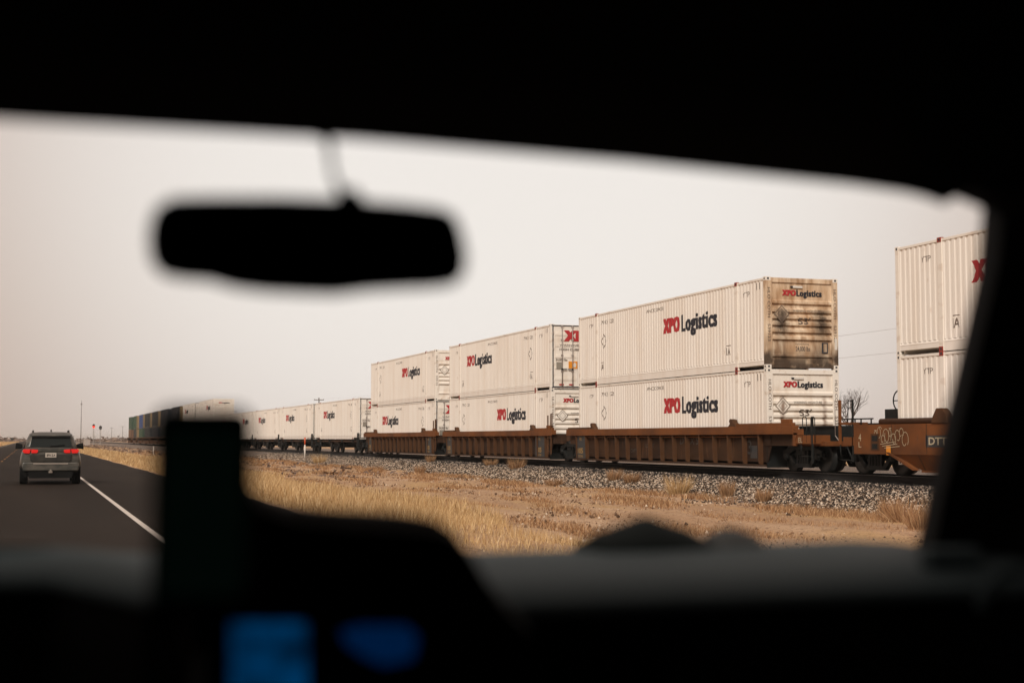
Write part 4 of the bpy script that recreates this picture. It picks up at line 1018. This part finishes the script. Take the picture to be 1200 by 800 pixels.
TUFTS = [(795, 577, .62, .75, 'tallest pale tuft of dry grass on the ballast edge, centre right'), (852, 581, .45, .4, 'reddish tuft of dry grass right of the tallest one'),
  (720, 567, .42, .5, 'small round tuft left of the tallest one'), (740, 569, .38, .55, 'low wide tuft between the small round tuft and the tallest one'), (605, 556, .5, .7, 'bushy tuft in front of the second ribbed wagon'),
  (575, 553, .34, .6, 'low tuft left of the bushy one before the second wagon'), (492, 553, .45, .5, 'reddish tuft before the third ribbed wagon'), (374, 542, .65, 1.0, 'tuft before the single containers right of the marker post'),
  (505, 548, .4, .5, 'small tuft nearest to the track before the third wagon'), (895, 585, .35, .4, 'thin tuft on the stones below the end of the ribbed wagon'), (1062, 606, .52, .8, 'wide bushy tuft near the right pillar'), (1045, 601, .42, .5, 'slender tuft left of the bushy one near the right pillar'),
  (1080, 612, .45, .6, 'tuft touching the right pillar, farthest right'), (650, 566, .3, .6, 'low spreading tuft below the gap between first two ribbed wagons'), (440, 549, .3, .9, 'wide low tuft on the dirt, far left of the ribbed wagons')]
for i, (px, py, h, wd, lb) in enumerate(TUFTS):
    x, y = gpt(px, py, -.1); z = float(max(hgt(x), np.interp(x, SHX, SHZ))) if 17.6 < x < 21.3 else float(hgt(x))
    tuft((x, y, z), h, wd, lb, 340, M['grass_gold'] if i in (0, 7) else M['grass_dull'], i)

# ------------------------------------------------------------------ the SUV ahead
M['suv_paint'] = mat('dusty_grey_paint', (.062, .064, .058), .34, .55, (.20, .175, .145), 3, metal=.35, stretch=(1, 1, 2), lo=.42, hi=.68)
M['suv_glass'] = mat('dark_window_glass', (.008, .013, .013), .12, spec=.35)
M['suv_black'] = mat('black_plastic', (.005, .005, .005), .7, spec=.15)
M['tyre'] = mat('tyre_rubber', (.007, .007, .007), .9, spec=.15)
M['brake'] = mat('lit_brake_lamp', (.25, .004, .004), .3, emit=(1, .02, .015), estr=.5)
M['brake_dim'] = mat('red_lamp_lens', (.35, .008, .008), .25, emit=(1, .02, .015), estr=.35)
M['plate'] = mat('licence_plate', (.48, .42, .36), .5, .3, (.25, .25, .25), 30)
M['chrome'] = mat('satin_trim', (.55, .50, .45), .3, metal=.8)
def suv(loc):
    root = empty('suv', loc, 'grey SUV with lit red brake lights driving ahead on the road', 'car')
    # body: (y, half width low, half width shoulder, z bottom, z shoulder, z top, half width top)
    def sec(y, wb, wm, ws, wt, zb, zs, zt):
        h = [(wb, zb), (wm, zb + .18), (wm + .01, (zb + zs) / 2), (ws, zs), (ws - .05, zs + .06), (wt, zt)]
        return [(x, y, z) for x, z in h] + [(-x, y, z) for x, z in reversed(h)]
    S = [sec(-.02, .70, .80, .78, .74, .50, .98, 1.10), sec(.04, .82, .90, .86, .80, .46, 1.02, 1.15), sec(.20, .90, .955, .90, .82, .42, 1.06, 1.19), sec(.6, .92, .965, .92, .84, .40, 1.06, 1.19), sec(3.0, .92, .96, .92, .82, .40, 1.02, 1.14),
         sec(3.6, .92, .96, .90, .78, .40, .98, 1.10), sec(4.5, .90, .94, .85, .70, .42, .90, 1.02), sec(4.8, .78, .82, .74, .60, .48, .80, .90)]
    mb = MB(); mb.loft(S, 0)
    b = mb.build('body', M['suv_paint'], root); m_ = b.modifiers.new('s', 'SUBSURF'); m_.levels = m_.render_levels = 1
    def gsec(y, w0, w1, z0, z1): 
        h = [(w0, z0), (w0 - (w0 - w1) * .5, z0 + (z1 - z0) * .55), (w1, z1 - .05), (w1 - .08, z1), (.3, z1 + .015)]
        return [(x, y, z) for x, z in h] + [(-x, y, z) for x, z in reversed(h)]
    mb = MB(); mb.loft([gsec(.16, .84, .64, 1.12, 1.30), gsec(.30, .84, .66, 1.12, 1.56), gsec(.42, .84, .66, 1.12, 1.665), gsec(1.5, .85, .68, 1.12, 1.70), gsec(2.4, .85, .66, 1.12, 1.68), gsec(3.4, .80, .62, 1.08, 1.12)], 0)
    b = mb.build('cabin', M['suv_paint'], root)
    # rear window following the tilted tailgate
    def rq(y0, z0, w0, y1, z1, w1, t, mt, nm, rr=.05):
        o = MB(); n = 5; a = []
        def row(f): return (y0 + (y1 - y0) * f, z0 + (z1 - z0) * f, w0 + (w1 - w0) * f)
        pts = []
        for (sx, f0) in ((-1, 0), (1, 0), (1, 1), (-1, 1)):
            for k in range(n):
                an = {(-1, 0): math.pi, (1, 0): 1.5 * math.pi, (1, 1): 0, (-1, 1): .5 * math.pi}[(sx, f0)] + k * .5 * math.pi / (n - 1)
                cx, cf = 1 - rr * 1.0, rr * 2
                f = (cf + rr * 2 * math.sin(an)) if f0 == 0 else (1 - cf + rr * 2 * math.sin(an)); f = min(max(f, 0), 1)
                y, z, w_ = row(f); pts.append((sx * w_ * cx + rr * w_ * math.cos(an), y, z))
        pf = [(x, y - t, z) for x, y, z in pts]; N = len(pts)
        o.add(pts + pf, [list(range(N, 2 * N)), list(range(N))[::-1]] + [(i, (i + 1) % N, (i + 1) % N + N, i + N) for i in range(N)]); return o.build(nm, mt, root)
    rq(.135, 1.215, .66, .285, 1.60, .575, .05, M['suv_glass'], 'rear_window')
    mb = MB(); mb.loft([[(-.58, .16, 1.575), (.58, .16, 1.575), (.56, .18, 1.60), (-.56, .18, 1.60)], [(-.62, .45, 1.64), (.62, .45, 1.64), (.60, .45, 1.70), (-.60, .45, 1.70)]], 0, False); mb.build('spoiler', M['suv_paint'], root, bevel=.01)
    mb = MB(); mb.box(-.60, .60, .17, .3, 1.50, 1.578); mb.build('spoiler_shade', M['suv_black'], root)
    mb = MB(); mb.cyl((.02, .06, 1.24), (.42, .09, 1.275), .014, n=6); mb.box(-.03, .05, .02, .1, 1.22, 1.26); mb.build('rear_wiper', M['suv_black'], root)
    # tailgate lower panel, lamps, plate, trim
    mb = MB(); mb.prism([(-.66, .99), (.66, .99), (.63, .78), (.58, .74), (-.58, .74), (-.63, .78)], 'y', -.055, -.01); mb.build('tailgate', mat('tailgate_paint', (.030, .030, .028), .35, .5, (.09, .08, .065), 5, metal=.3), root, bevel=.02)
    mb = MB(); mb.prism([(-.65, 1.20), (.65, 1.20), (.60, 1.07), (-.60, 1.07)], 'y', -.035, .1); mb.build('tailgate_ledge', M['suv_paint'], root, bevel=.015)
    for s_ in (-1, 1):
        mb = MB(); mb.prism([(s_ * .62, 1.145), (s_ * .845, 1.145), (s_ * .885, 1.09), (s_ * .83, 1.02), (s_ * .66, 1.01)], 'y', -.05, .25)
        l_ = mb.build('tail_light', M['brake'], root, bevel=.012)
        mb = MB(); mb.prism([(s_ * .40, 1.13), (s_ * .605, 1.145), (s_ * .605, 1.02), (s_ * .44, 1.02), (s_ * .40, 1.06)], 'y', -.06, .0); mb.build('inner_tail_light', M['brake'], root, bevel=.012)
        mb = MB(); mb.box(s_ * .74 - .10, s_ * .74 + .10, -.075, -.0, .555, .60); mb.build('bumper_reflector', M['red_reflector'], root)
        mb = MB(); mb.loft([[(s_ * (.89), 3.05, 1.15), (s_ * .89, 3.2, 1.15), (s_ * .89, 3.2, 1.30), (s_ * .89, 3.05, 1.30)], [(s_ * 1.13, 3.06, 1.13), (s_ * 1.13, 3.2, 1.13), (s_ * 1.11, 3.2, 1.35), (s_ * 1.11, 3.06, 1.35)]], 0, False); mb.build('wing_mirror', M['suv_black'], root, bevel=.03)
        mb = MB(); mb.tube([(s_ * .56, .5, 1.69), (s_ * .56, .6, 1.745), (s_ * .57, 2.3, 1.745), (s_ * .57, 2.4, 1.69)], .022, 8); mb.build('roof_rail', M['suv_black'], root)
        mb = MB(); mb.prism([(s_ * .715, 1.18), (s_ * .855, 1.18), (s_ * .70, 1.55)], 'y', .5, 3.0); mb.build('side_window', M['suv_glass'], root)
        for y in (.85, 3.85):
            mb = MB(); x0, x1 = sorted((s_ * .70, s_ * .955)); r_ = .375
            mb.lathe_x(x0, y, r_, [(0, .22), (0, r_ - .04), (.02, r_ - .005), (.05, r_), (x1 - x0 - .05, r_), (x1 - x0 - .02, r_ - .005), (x1 - x0, r_ - .04), (x1 - x0, .22)], 28)
            t_ = mb.build('wheel', M['tyre'], root); mb = MB(); mb.lathe_x(x0 + (.02 if s_ < 0 else .03), y, r_, [(0, .05), (0, .22), (x1 - x0 - .05, .22), (x1 - x0 - .05, .05)], 20); mb.build('rim', M['galv'], t_)
    mb = MB(); mb.box(-.17, .17, -.070, -.05, .88, 1.03); p = mb.build('licence_plate', M['plate'], root)
    mb = MB(); text_on(mb, '8FH 2L4', -.13, .91, .26, .08, 'end', -.073, off=.02); mb.build('plate_number', M['suv_black'], p, fix=False)
    mb = MB(); mb.prism([(-.86, .44), (.86, .44), (.90, .60), (.86, .72), (-.86, .72), (-.90, .60)], 'y', -.10, .2); mb.build('bumper', M['suv_paint'], root, bevel=.04)
    mb = MB(); mb.box(-.54, .54, -.115, -.08, .66, .70); mb.build('bumper_trim', M['chrome'], root)
    mb = MB(); mb.prism([(-.72, .48), (.72, .48), (.66, .21), (-.66, .21)], 'y', -.05, .5); mb.box(-.8, .8, .4, 4.6, .25, .5); mb.build('underbody', M['suv_black'], root)
    mb = MB(); mb.cyl((0, -.2, .46), (0, -.05, .46), .03, n=10); mb.box(-.06, .06, -.14, -.04, .38, .44); mb.build('tow_hitch', M['chrome'], root)
    mb = MB(); mb.prism([(.6, 1.71), (.72, 1.71), (.64, 1.79)], 'x', -.02, .02); mb.build('roof_antenna', M['suv_black'], root)
    return root
suv((.655, 48.9, .002))

# ------------------------------------------------------------------ the car we sit in
M['trim'] = mat('black_soft_trim', (.0035, .0035, .0035), .9, spec=.08); M['dash_skin'] = mat('charcoal_dashboard_skin', (.034, .055, .062), .8, .3, (.026, .043, .049), 6, bump=.1, bscale=200, spec=.3)
M['screen'] = mat('display_blue', (.0, .01, .02), .3, emit=(.0, .085, .27), estr=.26)
for _k in ('screen',):
    _n, _l = M[_k].node_tree.nodes, M[_k].node_tree.links; _t = _n.new('ShaderNodeTexCoord'); _x = _n.new('ShaderNodeTexNoise'); _x.inputs['Scale'].default_value = 38
    _r = _n.new('ShaderNodeMapRange'); _r.inputs['From Min'].default_value = .35; _r.inputs['From Max'].default_value = .62; _r.inputs['To Min'].default_value = .10; _r.inputs['To Max'].default_value = .38
    _l.new(_t.outputs['Object'], _x.inputs['Vector']); _l.new(_x.outputs['Fac'], _r.inputs['Value']); _l.new(_r.outputs['Result'], _n['Principled BSDF'].inputs['Emission Strength'])
M['phone_glass'] = mat('phone_glass_painted_sheen', (.02, .04, .03), .5, spec=.3, emit=(.25, .8, .55), estr=.0018)  # faint green glow and tint stand in for reflections on the screen
M['cloth'] = mat('dark_cloth', (.012, .015, .015), .9, spec=.1)
def view(px, py, dist_y):
    """point on the line of sight of a spot of the photograph at road distance dist_y"""
    u, v_ = px - 600, 400 - py; up = v_ * math.cos(PITCH) + 1666.7 * math.sin(PITCH); fw = 1666.7 * math.cos(PITCH) - v_ * math.sin(PITCH)
    yy = fw * math.cos(YAW) - u * math.sin(YAW); xx = fw * math.sin(YAW) + u * math.cos(YAW); k = dist_y / yy
    return Vector((xx * k, dist_y, CAMZ + up * k))
car = empty('car_interior', (.2, .3, .35), 'dark cabin of the car the picture is taken from, framing the view', 'car')
def cabin(mb, name, mt, parent=None, bevel=0):
    o = mb.build(name, mt, parent or car, bevel); o.matrix_parent_inverse = Matrix.Translation(-(parent or car).matrix_world.translation) if False else Matrix.Identity(4)
    o.location = (-.2, -.3, -.35) if parent is None else (0, 0, 0); return o
# roof lining, header and corner
XL, XR = -.50, .885
hd = [(x, 1.15, 1.47 + 1.15 * z) for x, z in ((-.72, .163), (-.60, .198), (-.45, .210), (-.2, .212), (.0, .213), (.25, .216), (.50, .213), (.727, .2065))]
hd += [tuple(view(1060, 226, 1.15)), tuple(view(1085, 232, 1.15)), tuple(view(1106, 240, 1.15)), tuple(view(1120, 229, 1.15)), tuple(view(1140, 221, 1.15)), tuple(view(1162, 228, 1.15)), tuple(view(1175, 255, 1.15))]
mb = MB()
lo = [Vector(p) for p in hd]; 
r1 = [p + Vector((0, 0, .0)) for p in lo]; r2 = [Vector((p.x, .95, max(p.z, 1.66) + .035)) for p in lo]; r3 = [Vector((p.x, .4, 1.76)) for p in lo]; r4 = [Vector((p.x, -1.6, 1.76)) for p in lo]
t1 = [Vector((p.x, 1.22, p.z + .03)) for p in lo]; t2 = [Vector((p.x, 1.0, 1.80)) for p in lo]; t3 = [Vector((p.x, -1.6, 1.82)) for p in lo]
mb.loft([[tuple(q) for q in s] for s in (r4, r3, r2, r1, t1, t2, t3)], 0, True, closed=False, caps=False)
cabin(mb, 'headliner', M['trim'])
# right windscreen pillar, a tapered beam following the glass edge, merging with the door frame
pp = [view(1174, 250, 1.15), view(1170, 300, 1.165), view(1159, 350, 1.195), view(1147, 400, 1.23), view(1134, 455, 1.27), view(1121, 510, 1.315), view(1107, 570, 1.36), view(1097, 620, 1.40), view(1086, 660, 1.43)]
mb = MB(); secs = []
for p in pp: secs.append([tuple(p), tuple(p + Vector((.05, .10, 0))), tuple(p + Vector((.30, .12, .02))), tuple(p + Vector((.30, -.10, .02))), tuple(p + Vector((.07, -.05, 0)))])
mb.loft([[tuple(Vector(q) + Vector((0, -.02, .12))) for q in secs[0]]] + secs, 0, False); cabin(mb, 'windscreen_pillar', M['trim'])
mb = MB(); secs = []
for p in pp:
    q = Vector((.4 - p.x, p.y, p.z)); secs.append([tuple(q), tuple(q + Vector((-.05, .10, 0))), tuple(q + Vector((-.30, .12, .02))), tuple(q + Vector((-.30, -.10, .02))), tuple(q + Vector((-.07, -.05, 0)))])
mb.loft([[tuple(Vector(q) + Vector((0, -.02, .12))) for q in secs[0]]] + secs, 0, False); cabin(mb, 'windscreen_pillar', M['trim'])
# doors, floor, unseen rear wall added to keep light out, firewall
for s_, nm in ((1, 'door_panel'), (-1, 'door_panel')):
    x = .2 + s_ * .86
    mb = MB(); x0, x1 = sorted((x, x + s_ * .09)); mb.box(x0, x1, -1.6, 1.5, .35, 1.34); mb.box(x0, x1, -1.6, 1.2, 1.70, 1.80)
    for y in (-1.6, -.2): mb.box(x0, x1, y, y + .14, 1.34, 1.70)
    d = cabin(mb, nm, M['trim'])
    mb = MB(); mb.box(x + s_ * .04 - .003, x + s_ * .04 + .003, -1.5, 1.2, 1.33, 1.72); g = mb.build('side_glass', M['suv_glass'], d)  # panes made opaque and dark to shut daylight out of the cabin
mb = MB(); mb.box(-.75, 1.15, -1.6, 1.7, .30, .36); cabin(mb, 'cabin_floor', M['trim'])
mb = MB(); mb.box(-.75, 1.15, -1.66, -1.6, .3, 1.8); cabin(mb, 'rear_light_block', M['trim'])
mb = MB(); mb.box(-.75, 1.15, 1.72, 1.78, .3, 1.20); cabin(mb, 'firewall', M['trim'])
# dashboard: its top lies almost level, rolls over towards us
ds = [(-.66, 1.310, 1.46), (-.45, 1.335, 1.48), (-.25, 1.350, 1.50), (-.10, 1.357, 1.50), (.02, 1.355, 1.48), (.10, 1.346, 1.34), (.22, 1.34, 1.26), (.40, 1.336, 1.26), (.7, 1.336, 1.26), (.9, 1.337, 1.25), (1.06, 1.338, 1.22)]
mb = MB(); mb.loft([[(x, 1.72, zt - .04), (x, 1.70, zt - .005), (x, 1.60, zt), (x, yb + .14, zt), (x, yb + .05, zt - .006), (x, yb + .01, zt - .018), (x, yb, zt - .03), (x, 1.5, zt - .05)] for (x, zt, yb) in ds], 0, True); cabin(mb, 'dashboard_top', M['dash_skin'])
mb = MB(); mb.loft([[(x, yb + .015, zt - .03), (x, yb + .02, zt - .12), (x, yb + .06, zt - .3), (x, yb + .1, zt - .7), (x, 1.6, zt - .7), (x, 1.6, zt - .055)] for (x, zt, yb) in ds], 0, False); cabin(mb, 'dashboard_front', M['trim'])  # near-black front paints in the shade below the lit top
# hood over the centre display
mb = MB()
prof_ = [(262, 530), (278, 556), (296, 576), (330, 590), (400, 597), (470, 601), (500, 605), (522, 620), (540, 645), (560, 680), (600, 720)]
secs = []
for yy, dz in ((1.19, -.012), (1.22, 0), (1.30, 0), (1.36, -.02)):
    up = [view(px, py, 1.25) for px, py in prof_]; secs.append([(p.x, yy, p.z + dz) for p in up] + [(up[-1].x, yy, 1.05), (up[0].x, yy, 1.05)])
mb.loft(secs, 0, False); cabin(mb, 'display_hood', M['trim'])
def panel(x0, y0, x1, y1, yy, name, mt, t=.01, parent=None):
    a, b, c, d = view(x0, y1, yy), view(x1, y1, yy), view(x1, y0, yy), view(x0, y0, yy); mb = MB(); P = [a, b, c, d]
    mb.add([tuple(p) for p in P] + [tuple(p + Vector((0, t, 0))) for p in P], [(0, 1, 2, 3), (7, 6, 5, 4), (0, 4, 5, 1), (1, 5, 6, 2), (2, 6, 7, 3), (3, 7, 4, 0)])
    return cabin(mb, name, mt, parent)
mb = MB(); a, b = view(240, 700, 1.19), view(560, 900, 1.19); mb.box(a.x, b.x, 1.185, 1.30, b.z, a.z); cabin(mb, 'centre_stack', M['trim'], None)
panel(272, 730, 360, 820, 1.175, 'display_screen', M['screen'])
# second read-out: a slanted lozenge of blue light
mb = MB(); P = [view(q[0], q[1], 1.175) for q in ((402, 741), (425, 734), (478, 734), (490, 746), (484, 772), (450, 779), (427, 769), (408, 755))]
n = len(P); mb.add([tuple(p) for p in P] + [tuple(p + Vector((0, .01, 0))) for p in P], [list(range(n)), list(range(2 * n - 1, n - 1, -1))] + [(i, i + n, (i + 1) % n + n, (i + 1) % n) for i in range(n)])
cabin(mb, 'climate_readout', mat('climate_display_blue', (0, .01, .02), .3, emit=(0, .045, .20), estr=.20))
mb = MB()
for k in range(14):
    a = k / 13 * math.pi * .8 + .6; mb_p = view(1190, 700, 1.22)
    pass
arc = [view(1150 + 60 * (1 - math.cos(t)), 715 - 52 * math.sin(t), 1.22) for t in np.linspace(0, 1.7, 9)]
mb.tube([tuple(p) for p in arc], .006, 8); cabin(mb, 'side_vent_bezel', M['dash_skin'])
mb = MB(); a = view(1120, 655, 1.3); mb.box(a.x - .03, a.x + .04, 1.3, 1.33, a.z - .012, a.z + .012); cabin(mb, 'demister_vent', M['dash_skin'], None, .008)
# mirror
MSX, MSZ = 1.085, 1.17
outl = [(190, 262), (197, 246), (212, 238), (250, 237), (330, 237), (405, 240), (470, 245), (510, 250), (524, 257), (532, 275), (537, 300), (534, 318), (524, 327), (500, 330), (470, 331), (430, 333), (395, 337), (360, 336), (320, 334), (285, 330), (255, 322), (225, 320), (205, 316), (192, 303), (188, 282)]
c0 = view(366, 286, 1.08); mb = MB()
def mo(yoff, sc):
    out = []
    for px, py in outl:
        p = view(px, py, 1.08); d = p - c0; out.append((c0.x + d.x * sc * MSX, 1.08 + yoff, c0.z + d.z * sc * MSZ))
    return out
mb.loft([mo(-.006, .94), mo(0, .98), mo(.012, .99), mo(.03, .93), mo(.04, .75)], 0, True); mr_ = cabin(mb, 'rear_view_mirror', M['trim'])
M['mirror_glass'] = mat('dimmed_mirror_glass', (.012, .012, .013), .12, spec=.4)
mb = MB(); g1 = mo(-.0065, .88); g0 = mo(-.0085, .88); N = len(g1); mb.add(g0 + g1, [list(range(N)), list(range(2 * N - 1, N - 1, -1))] + [(i, (i + 1) % N, (i + 1) % N + N, i + N) for i in range(N)])
mb.build('mirror_glass', M['mirror_glass'], mr_)
mb = MB(); a, b, c = view(383, 150, 1.13), view(390, 205, 1.12), view(407, 240, 1.10)
mb.cyl(a, b, .0036, .0022, n=10); mb.cyl(b, c, .0022, .005, n=10); mb.cyl(view(404, 232, 1.10), view(415, 246, 1.095), .012, n=12)
mb.build('mirror_stalk', M['trim'], mr_); 
mb = MB(); a = view(381, 146, 1.14); mb.cyl(a + Vector((0, 0, -.004)), a + Vector((0, .02, .02)), .012, n=14); mb.build('mirror_mount', M['trim'], mr_)
# windscreen glass
def glass():
    m, n, l, b = _m('windscreen_glass'); n.remove(b); t = n.new('ShaderNodeBsdfTransparent'); t.inputs['Color'].default_value = (.97, .975, .96, 1)
    g = n.new('ShaderNodeBsdfGlossy'); g.inputs['Roughness'].default_value = .02; x = n.new('ShaderNodeMixShader'); x.inputs['Fac'].default_value = .025
    l.new(t.outputs[0], x.inputs[1]); l.new(g.outputs[0], x.inputs[2]); l.new(x.outputs[0], n['Material Output'].inputs['Surface']); return m
mb = MB(); rows = []
for f in np.linspace(0, 1, 7):
    row = []
    for u in np.linspace(-1, 1, 13):
        hw = .70 + .10 * f; row.append((.2 + u * hw, 1.20 + f * .52 - .14 * u * u * (.4 + .6 * f), 1.725 - f * .41))
    rows.append(row)
mb.loft(rows, 0, True, closed=False, caps=False); ws = cabin(mb, 'windscreen', glass())
# phone in its holder
mount = MB(); pc = view(237, 599, .97)
mount.cyl(pc + Vector((0, .02, -.03)), pc + Vector((.03, .30, -.13)), .010, n=10); mount.box(pc.x - .024, pc.x + .024, .985, 1.0, pc.z - .05, pc.z + .02); mount.box(pc.x - .028, pc.x + .028, .985, .995, pc.z - .03, pc.z)
cabin(mount, 'phone_mount', M['trim'])
ph = empty('mobile_phone', tuple(pc), 'dark phone with a nearly black screen standing upright in a holder above the dashboard', 'phone')
def rrect(w_, h_, r_, n=6):
    out = []
    for cx, cz, a0 in ((w_ - r_, h_ - r_, 0), (-w_ + r_, h_ - r_, 90), (-w_ + r_, -h_ + r_, 180), (w_ - r_, -h_ + r_, 270)):
        for k in range(n): a = R(a0 + 90 * k / (n - 1)); out.append((cx + r_ * math.cos(a), cz + r_ * math.sin(a)))
    return out
ph.rotation_euler = (R(-4), 0, -R(8))
mb = MB(); mb.prism(rrect(.0335, .0700, .013), 'y', 0, .010); mb.build('phone_body', M['suv_black'], ph, bevel=.002)
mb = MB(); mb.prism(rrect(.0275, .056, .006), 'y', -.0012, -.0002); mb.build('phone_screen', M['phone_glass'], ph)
# soft things on the dashboard
def heap(name, pts, y0, depth, label, mt):
    """a soft crumpled thing: its ridge line, given real width, height and depth"""
    top = [view(px, py, y0) for px, py in pts]; zb = min(top[0].z, top[-1].z) - .01; mb = MB(); secs = []
    for f, k in ((0, .05), (.15, .55), (.35, .9), (.5, 1), (.7, .85), (.9, .4), (1, .05)):
        secs.append([(p.x + .004 * math.sin(9 * f + p.x * 60), y0 - depth / 2 + depth * f, zb + (p.z - zb) * k) for p in top] + [(top[-1].x, y0 - depth / 2 + depth * f, zb - .005), (top[0].x, y0 - depth / 2 + depth * f, zb - .005)])
    mb.loft(secs, 0, True); o = mb.build(name, mt); return tag(o, label, 'cloth')
heap('cloth_cap', [(690, 630), (700, 622), (718, 616), (737, 609), (752, 604), (767, 605), (783, 612), (800, 618), (812, 624), (820, 631)], 1.62, .10, 'larger dark soft cap with a peaked crown lying on the dashboard', M['cloth'])
heap('folded_glove', [(828, 634), (838, 622), (850, 617), (866, 618), (880, 624), (892, 634)], 1.62, .08, 'smaller rounded dark grey glove right of the peaked cap', mat('grey_glove_cloth', (.045, .048, .048), .9))

# ------------------------------------------------------------------ thin dusty air
hz = MB(); hz.box(-4200, 4200, -400, 8200, -1.5, 17)
m_ = bpy.data.materials.new('dusty_air'); m_.use_nodes = True; n_ = m_.node_tree.nodes; n_.remove(n_['Principled BSDF'])
pv = n_.new('ShaderNodeVolumePrincipled'); pv.inputs['Color'].default_value = (1.0, .95, .90, 1); pv.inputs['Density'].default_value = .00014; pv.inputs['Anisotropy'].default_value = 0.0
m_.node_tree.links.new(pv.outputs[0], n_['Material Output'].inputs['Volume'])
o = hz.build('haze', m_); tag(o, 'thin pale dust hanging in the air', 'haze', kind='stuff')
